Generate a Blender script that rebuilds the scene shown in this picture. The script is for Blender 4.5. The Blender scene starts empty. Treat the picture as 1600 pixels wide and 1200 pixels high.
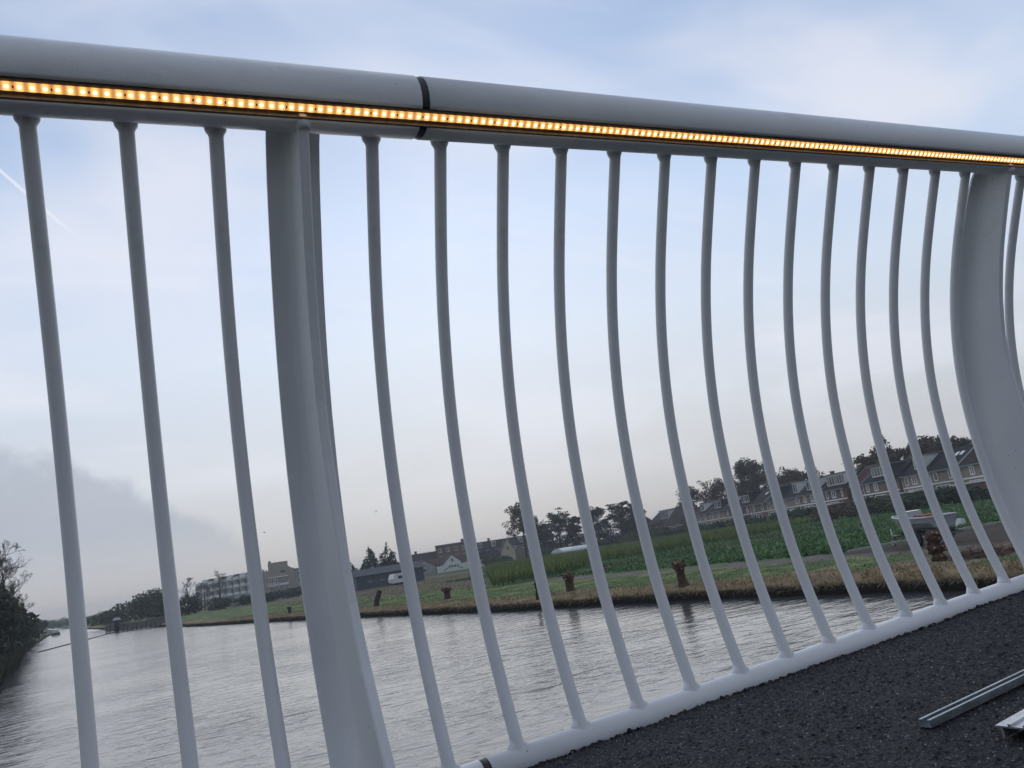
import bpy, math, random
import numpy as np
from mathutils import Vector, Matrix, noise as mnoise

R = math.radians
random.seed(7)
rng = np.random.default_rng(11)
scene = bpy.context.scene
COL = scene.collection
EYE = 3.1            # camera height over the canal water (water is z = 0)
GND = 0.6            # polder level

# ------------------------------------------------------------------ camera
cam_d = bpy.data.cameras.new('camera')
cam = bpy.data.objects.new('camera', cam_d)
COL.objects.link(cam)
cam_d.sensor_width = 36.0
cam_d.lens = 36.0 * 1244.0 / 1600.0
cam_d.clip_start = 0.02
cam_d.clip_end = 9000.0
rt = Vector((0.88937, -0.43187, -0.15005))
up = Vector((0.04114, -0.25127, 0.96704))
bk = Vector((-0.45534, -0.86623, -0.20570))
cam.matrix_world = Matrix(((rt.x, up.x, bk.x, 0), (rt.y, up.y, bk.y, 0), (rt.z, up.z, bk.z, EYE), (0, 0, 0, 1)))
scene.camera = cam

# ------------------------------------------------------------------ colour management
vs = scene.view_settings
vs.view_transform = 'Standard'
vs.look = 'None'
vs.exposure = 0.0
vs.gamma = 1.0
vs.use_curve_mapping = False

# ------------------------------------------------------------------ sky
SUN_AZ, SUN_EL = 24.0, 30.0       # degrees from +Y towards +X, and elevation
world = bpy.data.worlds.new('World')
scene.world = world
world.use_nodes = True
world.cycles.sampling_method = 'MANUAL'
world.cycles.sample_map_resolution = 512
nt = world.node_tree
nt.nodes.clear()


class G:
    """tiny node-graph helper"""
    def __init__(s, tree):
        s.t = tree

    def n(s, typ, **kw):
        nd = s.t.nodes.new(typ)
        for k, v in kw.items():
            setattr(nd, k, v)
        return nd

    def put(s, sock, v):
        if hasattr(v, 'is_output') or hasattr(v, 'links'):
            s.t.links.new(v, sock)
        else:
            sock.default_value = v

    def m(s, op, a, b=None, c=None, clamp=False):
        nd = s.n('ShaderNodeMath', operation=op, use_clamp=clamp)
        s.put(nd.inputs[0], a)
        if b is not None:
            s.put(nd.inputs[1], b)
        if c is not None:
            s.put(nd.inputs[2], c)
        return nd.outputs[0]

    def dot(s, a, b):
        nd = s.n('ShaderNodeVectorMath', operation='DOT_PRODUCT')
        s.put(nd.inputs[0], a)
        s.put(nd.inputs[1], b)
        return nd.outputs['Value']

    def noise(s, vec, scale, detail=4, rough=0.55, dist=0.0):
        nd = s.n('ShaderNodeTexNoise')
        s.put(nd.inputs['Vector'], vec)
        nd.inputs['Scale'].default_value = scale
        nd.inputs['Detail'].default_value = detail
        nd.inputs['Roughness'].default_value = rough
        nd.inputs['Distortion'].default_value = dist
        return nd.outputs[0]

    def ramp(s, fac, stops):
        nd = s.n('ShaderNodeValToRGB')
        cr = nd.color_ramp
        while len(cr.elements) < len(stops):
            cr.elements.new(0.5)
        for e, (p, c) in zip(cr.elements, stops):
            e.position = p
            e.color = (c[0], c[1], c[2], 1) if hasattr(c, '__len__') else (c, c, c, 1)
        s.put(nd.inputs[0], fac)
        return nd.outputs[0]

    def mix(s, fac, a, b):
        nd = s.n('ShaderNodeMix', data_type='RGBA')
        s.put(nd.inputs[0], fac)
        for sock, v in ((nd.inputs[6], a), (nd.inputs[7], b)):
            if isinstance(v, (tuple, list)):
                sock.default_value = (v[0], v[1], v[2], 1)
            else:
                s.t.links.new(v, sock)
        return nd.outputs[2]

    def smooth(s, x, lo, hi):
        nd = s.n('ShaderNodeMapRange', interpolation_type='SMOOTHSTEP')
        s.put(nd.inputs[0], x)
        nd.inputs[1].default_value = lo
        nd.inputs[2].default_value = hi
        return nd.outputs[0]


g = G(nt)
tc = g.n('ShaderNodeTexCoord')
V = tc.outputs['Generated']
sep = g.n('ShaderNodeSeparateXYZ')
nt.links.new(V, sep.inputs[0])
vx, vy, vz = sep.outputs
zp = g.m('MAXIMUM', vz, 0.0)
nish = g.n('ShaderNodeTexSky', sky_type='NISHITA')
nish.sun_disc = False
nish.sun_elevation = R(SUN_EL)
nish.sun_rotation = R(SUN_AZ)
nish.altitude = 0.0
nish.air_density = 1.0
nish.dust_density = 2.0
nish.ozone_density = 1.5
nsc = g.n('ShaderNodeVectorMath', operation='SCALE')
nt.links.new(nish.outputs[0], nsc.inputs[0])
nsc.inputs['Scale'].default_value = 0.075
# cloud sheet seen in perspective: direction divided by height
den = g.m('ADD', zp, 0.16)
cx = g.m('DIVIDE', vx, den)
cy = g.m('DIVIDE', vy, den)
comb = g.n('ShaderNodeCombineXYZ')
nt.links.new(cx, comb.inputs[0])
nt.links.new(cy, comb.inputs[1])
CP = comb.outputs[0]
n_big = g.noise(CP, 0.85, 4, 0.5, 0.4)
stretch = g.n('ShaderNodeMapping')
nt.links.new(CP, stretch.inputs[0])
stretch.inputs['Scale'].default_value = (0.5, 1.5, 1.0)
stretch.inputs['Rotation'].default_value = (0, 0, R(25))
n_cir = g.noise(stretch.outputs[0], 2.6, 4, 0.6, 0.6)
veil = g.ramp(zp, [(0.0, (0.535, 0.53, 0.54)), (0.055, (0.55, 0.565, 0.595)), (0.14, (0.62, 0.66, 0.72)),
                   (0.27, (0.64, 0.735, 0.87)), (0.40, (0.53, 0.67, 0.90)), (0.50, (0.39, 0.53, 0.78)), (0.62, (0.36, 0.49, 0.735)), (1.0, (0.52, 0.63, 0.84))])
sky1 = g.mix(0.93, nsc.outputs[0], veil)
wh = g.m('MULTIPLY', g.smooth(n_big, 0.45, 0.62), g.smooth(zp, 0.02, 0.25))
wh = g.m('MULTIPLY', wh, 0.78)
sky2 = g.mix(wh, sky1, (0.78, 0.80, 0.885))
ci = g.m('MULTIPLY', g.m('MULTIPLY', g.smooth(n_cir, 0.45, 0.75), g.smooth(zp, 0.1, 0.35)), 0.35)
sky3 = g.mix(ci, sky2, (0.80, 0.82, 0.92))
# low grey stratus bank, ragged upper edge, all round the horizon but tall only in places
n_edge = g.noise(V, 6.0, 6, 0.58, 0.4)
n_tall = g.noise(V, 1.7, 2, 0.5, 0.0)
az_l = g.dot(V, (math.sin(R(-13.0)), math.cos(R(-13.0)), 0.0))     # the bank stands high towards this bearing
tall = g.m('MULTIPLY', g.smooth(az_l, 0.90, 0.995), 0.20)
tall = g.m('ADD', tall, g.m('MULTIPLY', g.smooth(n_tall, 0.42, 0.7), 0.05))
top = g.m('ADD', tall, g.m('MULTIPLY', g.m('SUBTRACT', n_edge, 0.5), 0.24))
dz = g.m('SUBTRACT', top, zp)
bank = g.m('MULTIPLY', g.smooth(dz, -0.008, 0.034), g.smooth(zp, 0.005, 0.11))
bank = g.m('MULTIPLY', bank, 0.62)
sky4 = g.mix(bank, sky3, (0.37, 0.415, 0.50))
# vapour trail: a thin straight cloud between two bearings


def dirv(a, e):
    return Vector((math.sin(R(a)) * math.cos(R(e)), math.cos(R(a)) * math.cos(R(e)), math.sin(R(e))))


t0, t1 = dirv(-9.5, 30.4), dirv(-0.45, 23.1)
tn = t0.cross(t1).normalized()
ta = tn.cross(t1).normalized()
w_ = g.m('ABSOLUTE', g.dot(V, tn))
along = g.dot(V, -ta if ta.dot(t0) < 0 else ta)
trail = g.m('SUBTRACT', 1.0, g.smooth(w_, 0.0005, 0.0026))
trail = g.m('MULTIPLY', trail, g.m('MULTIPLY', g.smooth(along, 0.0, 0.06), g.m('SUBTRACT', 1.0, g.smooth(along, 0.17, 0.3))))
trail = g.m('MULTIPLY', trail, 0.68)
sky5 = g.mix(trail, sky4, (0.86, 0.86, 0.93))
below = g.m('SUBTRACT', 1.0, g.smooth(vz, -0.03, 0.0))
sky6 = g.mix(below, sky5, (0.12, 0.125, 0.12))
# the overcast is brighter towards the hidden low sun, duller away from it
toward = g.dot(V, (math.sin(R(SUN_AZ)), math.cos(R(SUN_AZ)), 0.0))
glow = g.m('ADD', g.m('MULTIPLY', toward, 0.26), 0.83)
bg = g.n('ShaderNodeBackground')
nt.links.new(sky6, bg.inputs[0])
nt.links.new(glow, bg.inputs[1])
wo = g.n('ShaderNodeOutputWorld')
nt.links.new(bg.outputs[0], wo.inputs[0])

# ------------------------------------------------------------------ sun behind the overcast
sun_d = bpy.data.lights.new('sun', 'SUN')
sun_d.energy = 0.5
sun_d.angle = R(75)
sun_d.color = (1.0, 0.97, 0.93)
sun = bpy.data.objects.new('sun', sun_d)
COL.objects.link(sun)
sun.rotation_euler = (-dirv(SUN_AZ, SUN_EL)).to_track_quat('-Z', 'Y').to_euler()
sun.location = (-60, 80, 60)

scene.cycles.use_denoising = True
scene.cycles.max_bounces = 4
scene.cycles.volume_bounces = 0

# ------------------------------------------------------------------ materials
MATS = {}


def mat(name, c1, c2=None, scale=6.0, rough=0.7, bump=0.0, bscale=None, metal=0.0, detail=5, spec=0.5, lo=0.35, hi=0.65, coord='Object', bdist=0.02):
    if name in MATS:
        return MATS[name]
    m = bpy.data.materials.new(name)
    m.use_nodes = True
    t = m.node_tree
    b = t.nodes['Principled BSDF']
    b.inputs['Roughness'].default_value = rough
    b.inputs['Metallic'].default_value = metal
    b.inputs['Specular IOR Level'].default_value = spec
    q = G(t)
    co = q.n('ShaderNodeTexCoord').outputs[coord]
    if c2 is None:
        c2 = tuple(min(1, v * 0.78) for v in c1)
    f = q.smooth(q.noise(co, scale, detail, 0.6), lo, hi)
    t.links.new(q.mix(f, c1, c2), b.inputs['Base Color'])
    if bump:
        bp = q.n('ShaderNodeBump')
        bp.inputs['Strength'].default_value = bump
        bp.inputs['Distance'].default_value = bdist
        t.links.new(q.noise(co, bscale or scale * 4, 4, 0.6), bp.inputs['Height'])
        t.links.new(bp.outputs[0], b.inputs['Normal'])
    MATS[name] = m
    return m


def emis(name, col, strength):
    m = bpy.data.materials.new(name)
    m.use_nodes = True
    b = m.node_tree.nodes['Principled BSDF']
    b.inputs['Base Color'].default_value = (*col, 1)
    b.inputs['Emission Color'].default_value = (*col, 1)
    b.inputs['Emission Strength'].default_value = strength
    b.inputs['Roughness'].default_value = 0.4
    MATS[name] = m
    return m


def paint_material():
    """off-white coating with orange peel, small chips and grime specks"""
    m = bpy.data.materials.new('white_coating')
    m.use_nodes = True
    t = m.node_tree
    b = t.nodes['Principled BSDF']
    q = G(t)
    co = q.n('ShaderNodeTexCoord').outputs['Object']
    base = q.mix(q.smooth(q.noise(co, 3.0, 6, 0.65), 0.3, 0.7), (0.74, 0.747, 0.765), (0.67, 0.677, 0.695))
    vor = q.n('ShaderNodeTexVoronoi')
    t.links.new(co, vor.inputs['Vector'])
    vor.inputs['Scale'].default_value = 34.0
    speck = q.m('SUBTRACT', 1.0, q.smooth(vor.outputs['Distance'], 0.045, 0.085))
    sel = q.smooth(q.noise(co, 14.0, 2, 0.5), 0.53, 0.58)
    base = q.mix(q.m('MULTIPLY', q.m('MULTIPLY', speck, sel), 0.75), base, (0.17, 0.165, 0.16))
    grime = q.m('MULTIPLY', q.smooth(q.noise(co, 9.0, 7, 0.7), 0.56, 0.8), 0.35)
    base = q.mix(grime, base, (0.36, 0.35, 0.34))
    t.links.new(base, b.inputs['Base Color'])
    t.links.new(q.m('ADD', q.m('MULTIPLY', q.noise(co, 25.0, 4, 0.6), 0.25), 0.30), b.inputs['Roughness'])
    bp = q.n('ShaderNodeBump')
    bp.inputs['Strength'].default_value = 0.22
    bp.inputs['Distance'].default_value = 0.0015
    t.links.new(q.m('ADD', q.noise(co, 240.0, 3, 0.6), q.m('MULTIPLY', q.noise(co, 45.0, 3, 0.6), 1.2)), bp.inputs['Height'])
    t.links.new(bp.outputs[0], b.inputs['Normal'])
    MATS['paint'] = m
    return m


def asphalt_material():
    m = bpy.data.materials.new('asphalt')
    m.use_nodes = True
    t = m.node_tree
    b = t.nodes['Principled BSDF']
    q = G(t)
    co = q.n('ShaderNodeTexCoord').outputs['Object']
    vor = q.n('ShaderNodeTexVoronoi')
    t.links.new(co, vor.inputs['Vector'])
    vor.inputs['Scale'].default_value = 430.0
    sp = q.n('ShaderNodeSeparateXYZ')
    t.links.new(vor.outputs['Color'], sp.inputs[0])
    stone = q.ramp(sp.outputs[0], [(0.0, (0.006, 0.0065, 0.009)), (0.55, (0.011, 0.012, 0.016)), (0.86, (0.022, 0.0225, 0.027)), (0.972, (0.062, 0.060, 0.060)), (0.990, (0.24, 0.225, 0.21)), (1.0, (0.42, 0.40, 0.38))])
    patch = q.smooth(q.noise(co, 5.0, 5, 0.6), 0.35, 0.65)
    colr = q.mix(patch, stone, (0.017, 0.017, 0.020))
    mixn = [nd for nd in t.nodes if nd.type == 'MIX'][-1]
    t.links.new(q.m('MULTIPLY', patch, 0.35), mixn.inputs[0])
    t.links.new(colr, b.inputs['Base Color'])
    b.inputs['Roughness'].default_value = 0.72
    b.inputs['Specular IOR Level'].default_value = 0.35
    bp = q.n('ShaderNodeBump')
    bp.inputs['Strength'].default_value = 0.7
    bp.inputs['Distance'].default_value = 0.003
    t.links.new(q.m('SUBTRACT', 1.0, vor.outputs['Distance']), bp.inputs['Height'])
    t.links.new(bp.outputs[0], b.inputs['Normal'])
    MATS['asphalt'] = m
    return m


def water_material():
    m = bpy.data.materials.new('canal_water')
    m.use_nodes = True
    t = m.node_tree
    b = t.nodes['Principled BSDF']
    q = G(t)
    co = q.n('ShaderNodeTexCoord').outputs['Object']
    b.inputs['Base Color'].default_value = (0.045, 0.052, 0.058, 1)
    b.inputs['Roughness'].default_value = 0.13
    b.inputs['IOR'].default_value = 1.333
    mp = q.n('ShaderNodeMapping')
    t.links.new(co, mp.inputs[0])
    mp.inputs['Rotation'].default_value = (0, 0, R(32))
    mp.inputs['Scale'].default_value = (0.55, 1.25, 1)
    a = q.noise(mp.outputs[0], 1.5, 3, 0.5, 0.35)
    c = q.noise(mp.outputs[0], 5.2, 3, 0.5, 0.2)
    big = q.smooth(q.noise(co, 0.13, 3, 0.5), 0.35, 0.65)
    amp = q.m('ADD', q.m('MULTIPLY', big, 0.75), 0.5)
    h = q.m('MULTIPLY', q.m('ADD', a, q.m('MULTIPLY', c, 0.26)), amp)
    bp = q.n('ShaderNodeBump')
    bp.inputs['Strength'].default_value = 1.0
    bp.inputs['Distance'].default_value = 0.075
    t.links.new(h, bp.inputs['Height'])
    t.links.new(bp.outputs[0], b.inputs['Normal'])
    return m


def vcol_material(name, rough=0.9, spec=0.2, bump=0.0, bscale=3.0):
    """colour per piece from a colour attribute, broken up by noise"""
    m = bpy.data.materials.new(name)
    m.use_nodes = True
    t = m.node_tree
    b = t.nodes['Principled BSDF']
    q = G(t)
    at = q.n('ShaderNodeAttribute')
    at.attribute_name = 'Col'
    co = q.n('ShaderNodeTexCoord').outputs['Object']
    k = q.m('ADD', q.m('MULTIPLY', q.noise(co, bscale, 6, 0.65), 1.1), 0.72)
    sc = q.n('ShaderNodeVectorMath', operation='SCALE')
    t.links.new(at.outputs['Color'], sc.inputs[0])
    t.links.new(k, sc.inputs['Scale'])
    t.links.new(sc.outputs[0], b.inputs['Base Color'])
    b.inputs['Roughness'].default_value = rough
    b.inputs['Specular IOR Level'].default_value = spec
    if bump:
        bp = q.n('ShaderNodeBump')
        bp.inputs['Strength'].default_value = bump
        bp.inputs['Distance'].default_value = 0.1
        t.links.new(q.noise(co, bscale * 2, 5, 0.7), bp.inputs['Height'])
        t.links.new(bp.outputs[0], b.inputs['Normal'])
    MATS[name] = m
    return m


PAINT = paint_material()
ASPHALT = asphalt_material()
WATER = water_material()
LEAF = vcol_material('foliage', 0.75, 0.25, 0, 2.0)
GROUND = vcol_material('polder_soil_and_grass', 0.95, 0.1, 0.6, 1.3)
RUBBER = mat('black_rubber', (0.012, 0.012, 0.014), (0.02, 0.02, 0.022), 40, 0.55)
GROOVE = mat('anodised_channel', (0.16, 0.15, 0.145), (0.10, 0.095, 0.09), 60, 0.45, metal=0.3)
TAPE = emis('led_tape_glow', (1.0, 0.49, 0.15), 0.9)
LP = 0.01437


def tape_nodes():
    t = TAPE.node_tree
    q = G(t)
    b = t.nodes['Principled BSDF']
    sx = q.n('ShaderNodeSeparateXYZ')
    t.links.new(q.n('ShaderNodeTexCoord').outputs['Object'], sx.inputs[0])
    u = q.m('FRACT', q.m('ADD', q.m('DIVIDE', q.m('ADD', sx.outputs[0], 0.0174 + LP * 100), LP), 0.5))
    d = q.m('ABSOLUTE', q.m('SUBTRACT', u, 0.5))
    near = q.m('SUBTRACT', 1.0, q.smooth(d, 0.08, 0.46))
    vary = q.noise(q.n('ShaderNodeTexCoord').outputs['Object'], 55.0, 2, 0.5)
    st = q.m('ADD', 0.52, q.m('MULTIPLY', near, q.m('ADD', 0.45, q.m('MULTIPLY', vary, 0.9))))
    t.links.new(st, b.inputs['Emission Strength'])


tape_nodes()
LED = emis('led_chip', (1.0, 0.78, 0.42), 8.0)
CHIP = mat('dark_resistor', (0.10, 0.045, 0.012), (0.06, 0.03, 0.01), 50, 0.5)
GALV = mat('galvanised_steel', (0.40, 0.44, 0.47), (0.29, 0.33, 0.36), 38, 0.38, 0.15, 120, 0.85)
ALU = mat('mill_aluminium', (0.66, 0.67, 0.69), (0.50, 0.51, 0.53), 22, 0.34, 0.1, 160, 0.8)
STEEL = mat('edge_beam_paint', (0.42, 0.43, 0.44), (0.33, 0.34, 0.35), 3, 0.5)
BARK = mat('bark', (0.050, 0.040, 0.032), (0.026, 0.021, 0.018), 5, 0.95, 0.6, 14, bdist=0.05)
TWIG = mat('bare_twigs', (0.105, 0.082, 0.066), (0.07, 0.056, 0.046), 3, 0.95)
WILLOW = mat('willow_bark', (0.125, 0.068, 0.044), (0.042, 0.027, 0.020), 7, 0.95, 0.9, 20, bdist=0.05)
CUTWOOD = mat('fresh_cut_wood', (0.38, 0.25, 0.12), (0.24, 0.13, 0.06), 20, 0.85)
DARKWOOD = mat('wet_dark_wood', (0.040, 0.033, 0.028), (0.022, 0.019, 0.017), 4, 0.9, 0.4, 12)
GREYWOOD = mat('weathered_planks', (0.17, 0.165, 0.155), (0.10, 0.10, 0.095), 3, 0.9, 0.4, 12)
PALEWOOD = mat('pale_branch', (0.32, 0.27, 0.20), (0.2, 0.165, 0.12), 8, 0.9)
WHITE = mat('white_trim', (0.78, 0.77, 0.74), (0.68, 0.67, 0.64), 2, 0.55)
CREAMW = mat('cream_frame', (0.56, 0.52, 0.42), (0.46, 0.43, 0.35), 2, 0.6)
GLASS = mat('window_glass', (0.030, 0.035, 0.042), (0.06, 0.068, 0.078), 0.9, 0.08, spec=0.8)
CURTAIN = mat('curtained_glass', (0.26, 0.26, 0.25), (0.10, 0.105, 0.11), 1.4, 0.25)
BRICKS = [mat('brown_brick', (0.20, 0.147, 0.106), (0.145, 0.107, 0.08), 3, 0.9, 0.2, 12),
          mat('grey_beige_brick', (0.31, 0.26, 0.195), (0.23, 0.19, 0.145), 3, 0.9, 0.2, 12),
          mat('dark_red_brick', (0.165, 0.094, 0.07), (0.115, 0.07, 0.056), 3, 0.9, 0.2, 12)]
ROOFS = [mat('dark_pantiles', (0.030, 0.026, 0.027), (0.020, 0.018, 0.019), 2.5, 0.8, 0.4, 9, spec=0.08),
         mat('brown_pantiles', (0.048, 0.034, 0.030), (0.031, 0.023, 0.022), 2.5, 0.8, 0.4, 9, spec=0.08),
         mat('red_pantiles', (0.095, 0.053, 0.043), (0.062, 0.038, 0.033), 2.5, 0.85, 0.4, 9, spec=0.08)]
FELT = mat('grey_roof_felt', (0.20, 0.215, 0.235), (0.15, 0.16, 0.175), 2, 0.7)
LEAD = mat('lead_flashing', (0.26, 0.30, 0.35), (0.2, 0.235, 0.275), 4, 0.55)
SLATEGREEN = mat('dark_dormer_cladding', (0.022, 0.036, 0.040), (0.03, 0.045, 0.05), 3, 0.6)
BEIGE = mat('beige_brickwork', (0.33, 0.285, 0.215), (0.28, 0.24, 0.185), 0.8, 0.9, 0.1, 6)
GREYW = mat('weathered_concrete', (0.36, 0.36, 0.345), (0.27, 0.27, 0.265), 0.7, 0.85)
BALC = mat('white_balcony_panel', (0.74, 0.745, 0.74), (0.62, 0.625, 0.625), 0.6, 0.6)
SHEDW = mat('blue_grey_cladding', (0.060, 0.075, 0.098), (0.048, 0.060, 0.080), 1.2, 0.6)
SHEDR = mat('grey_corrugated_roof', (0.080, 0.092, 0.105), (0.062, 0.072, 0.082), 1.5, 0.8, spec=0.15)
YELLOWW = mat('yellow_render', (0.60, 0.53, 0.34), (0.52, 0.46, 0.30), 1, 0.8)
PLASTIC = mat('white_polythene', (0.70, 0.72, 0.73), (0.60, 0.62, 0.64), 1, 0.4)
HULL = mat('pale_grey_hull', (0.31, 0.335, 0.36), (0.23, 0.25, 0.275), 2, 0.4)
HULLT = mat('white_gunwale', (0.55, 0.56, 0.57), (0.44, 0.45, 0.46), 3, 0.5)
RUST = mat('orange_brown_tarp', (0.30, 0.105, 0.055), (0.19, 0.075, 0.045), 4, 0.8)
BLACK = mat('black_tyre', (0.018, 0.018, 0.019), (0.026, 0.026, 0.026), 6, 0.8)
DARKM = mat('dark_steel', (0.045, 0.047, 0.05), (0.03, 0.032, 0.035), 6, 0.6)
GREENW = mat('painted_green_arch', (0.075, 0.20, 0.10), (0.06, 0.16, 0.08), 3, 0.7)
BIRD = mat('dark_feathers', (0.05, 0.05, 0.052), (0.035, 0.035, 0.037), 10, 0.9)

# ------------------------------------------------------------------ mesh helpers


class MB:
    def __init__(s):
        s.v, s.f, s.sm = [], [], []

    def add(s, verts, faces, smooth=False):
        o = len(s.v)
        s.v += [tuple(p) for p in verts]
        s.f += [tuple(i + o for i in fc) for fc in faces]
        s.sm += [smooth] * len(faces)
        return s

    def box(s, x0, x1, y0, y1, z0, z1):
        v = [(x0, y0, z0), (x1, y0, z0), (x1, y1, z0), (x0, y1, z0), (x0, y0, z1), (x1, y0, z1), (x1, y1, z1), (x0, y1, z1)]
        return s.add(v, [(0, 3, 2, 1), (4, 5, 6, 7), (0, 1, 5, 4), (1, 2, 6, 5), (2, 3, 7, 6), (3, 0, 4, 7)])

    def prism(s, poly, axis, a0, a1):
        """poly: list of 2-D points, extruded along axis ('x','y','z')"""
        n = len(poly)

        def P(p, a):
            return {'x': (a, p[0], p[1]), 'y': (p[0], a, p[1]), 'z': (p[0], p[1], a)}[axis]
        v = [P(p, a0) for p in poly] + [P(p, a1) for p in poly]
        f = [tuple(range(n - 1, -1, -1)), tuple(range(n, 2 * n))]
        f += [(i, (i + 1) % n, n + (i + 1) % n, n + i) for i in range(n)]
        return s.add(v, f)

    def tube(s, pts, rad, sides=8, cap=True, smooth=True):
        pts = [Vector(p) for p in pts]
        if not hasattr(rad, '__len__'):
            rad = [rad] * len(pts)
        vs_, fs = [], []
        prev = None
        for i, p in enumerate(pts):
            d = (pts[min(i + 1, len(pts) - 1)] - pts[max(i - 1, 0)])
            d = d.normalized() if d.length > 1e-9 else Vector((0, 0, 1))
            if prev is None:
                a = d.orthogonal().normalized()
            else:
                a = (prev - d * prev.dot(d))
                a = a.normalized() if a.length > 1e-6 else d.orthogonal().normalized()
            prev = a
            b = d.cross(a)
            for k in range(sides):
                t = 2 * math.pi * k / sides
                vs_.append(p + (a * math.cos(t) + b * math.sin(t)) * rad[i])
        for i in range(len(pts) - 1):
            for k in range(sides):
                k2 = (k + 1) % sides
                fs.append((i * sides + k, i * sides + k2, (i + 1) * sides + k2, (i + 1) * sides + k))
        s.add(vs_, fs, smooth)
        if cap:
            o = len(s.v) - len(vs_)
            s.f.append(tuple(o + k for k in range(sides - 1, -1, -1)))
            s.f.append(tuple(o + (len(pts) - 1) * sides + k for k in range(sides)))
            s.sm += [False, False]
        return s

    def mesh(s, name):
        me = bpy.data.meshes.new(name)
        me.from_pydata(s.v, [], s.f)
        me.polygons.foreach_set('use_smooth', s.sm)
        me.update()
        return me

    def build(s, name, m, parent=None):
        return obj(name, s.mesh(name), m, parent)


def obj(name, me, m=None, parent=None, loc=None):
    o = bpy.data.objects.new(name, me)
    COL.objects.link(o)
    if m is not None and me is not None and not me.materials:
        me.materials.append(m)
    if parent is not None:
        o.parent = parent
    if loc is not None:
        o.location = loc
    return o


def tag(o, label=None, cat=None, group=None, kind=None):
    if label:
        o['label'] = label
    if cat:
        o['category'] = cat
    if group:
        o['group'] = group
    if kind:
        o['kind'] = kind
    return o


def empty(name, loc=(0, 0, 0), rz=0.0, label=None, cat=None, group=None):
    o = bpy.data.objects.new(name, None)
    o.empty_display_size = 0.2
    COL.objects.link(o)
    o.location = loc
    o.rotation_euler = (0, 0, rz)
    return tag(o, label, cat, group)


def quads_mesh(name, verts, cols=None, smooth=False):
    """verts: (n,4,3) array of separate quads"""
    n = len(verts)
    me = bpy.data.meshes.new(name)
    me.vertices.add(n * 4)
    me.vertices.foreach_set('co', np.ascontiguousarray(verts, dtype=np.float32).ravel())
    me.loops.add(n * 4)
    me.loops.foreach_set('vertex_index', np.arange(n * 4, dtype=np.int32))
    me.polygons.add(n)
    me.polygons.foreach_set('loop_start', np.arange(0, n * 4, 4, dtype=np.int32))
    me.polygons.foreach_set('loop_total', np.full(n, 4, dtype=np.int32))
    me.update(calc_edges=True)
    if cols is not None:
        ca = me.color_attributes.new('Col', 'FLOAT_COLOR', 'POINT')
        c = np.ones((n, 4, 4), dtype=np.float32)
        c[:, :, :3] = cols[:, None, :]
        ca.data.foreach_set('color', c.ravel())
    return me


# ------------------------------------------------------------------ water and land
bank_r = [(-240, 22.6), (-40, 22.6), (0, 22.6), (10, 22.6), (16, 22.6), (18, 22.57), (20.2, 22.3), (24.3, 22.25), (27.8, 22.0), (31.5, 21.4), (36, 20.6), (41.4, 19.6),
          (49.2, 18.8), (59.7, 17.8), (76.6, 15.6), (93, 13.5), (117.8, 9.3), (140, 7.4), (160, 6.4), (168, 5.0), (176, 1.0), (190, -0.5), (230, -2.5), (300, -8.0), (420, -17), (700, -40), (1500, -110)]
bank_l = [(-240, 12), (-40, 0.2), (0, -2.4), (30, -4.4), (57.3, -6.12), (73.8, -7.05), (100, -8.9), (129.3, -10.85), (195.5, -14.1), (266.9, -17), (359, -19.6), (460, -26), (700, -46), (1500, -116)]


def interp(tab, y):
    ys = [p[0] for p in tab]
    xs = [p[1] for p in tab]
    return np.interp(y, ys, xs)


def wob(y, s=1.0, seed=0.0):
    return mnoise.noise(Vector((y * s, seed, 3.3)))


def brx(y):
    return float(interp(bank_r, y)) + 0.18 * wob(y, 0.9) + 0.25 * wob(y, 0.23, 5)


def blx(y):
    return float(interp(bank_l, y)) + 0.3 * wob(y, 0.5, 9) + 0.4 * wob(y, 0.15, 2)


wat = MB()
wat.add([(-140, -240, 0), (30, -240, 0), (30, 1500, 0), (-140, 1500, 0)], [(0, 1, 2, 3)])
tag(wat.build('canal_water', WATER), kind='structure')

C_DRY = np.array((0.215, 0.165, 0.095))
C_TAN = np.array((0.205, 0.150, 0.105))
C_GRASS = np.array((0.074, 0.108, 0.038))
C_GRASS2 = np.array((0.150, 0.169, 0.062))
C_SOIL = np.array((0.058, 0.047, 0.038))
C_PATH = np.array((0.137, 0.120, 0.101))
C_CROP = np.array((0.055, 0.114, 0.036))
C_PEAT = np.array((0.013, 0.011, 0.009))
C_BROWN = np.array((0.098, 0.081, 0.052))
TALL = [(27.5, 61), (36, 62), (46, 73), (64, 72), (96, 90), (112, 140), (68, 150), (49, 111)]


def inpoly(x, y, poly):
    c = False
    j = len(poly) - 1
    for i in range(len(poly)):
        xi, yi = poly[i]
        xj, yj = poly[j]
        if (yi > y) != (yj > y) and x < (xj - xi) * (y - yi) / (yj - yi) + xi:
            c = not c
        j = i
    return c


def nz(x, y, s, seed=0.0):
    return mnoise.fractal(Vector((x * s, y * s, seed)), 1.0, 2.0, 3)


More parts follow.
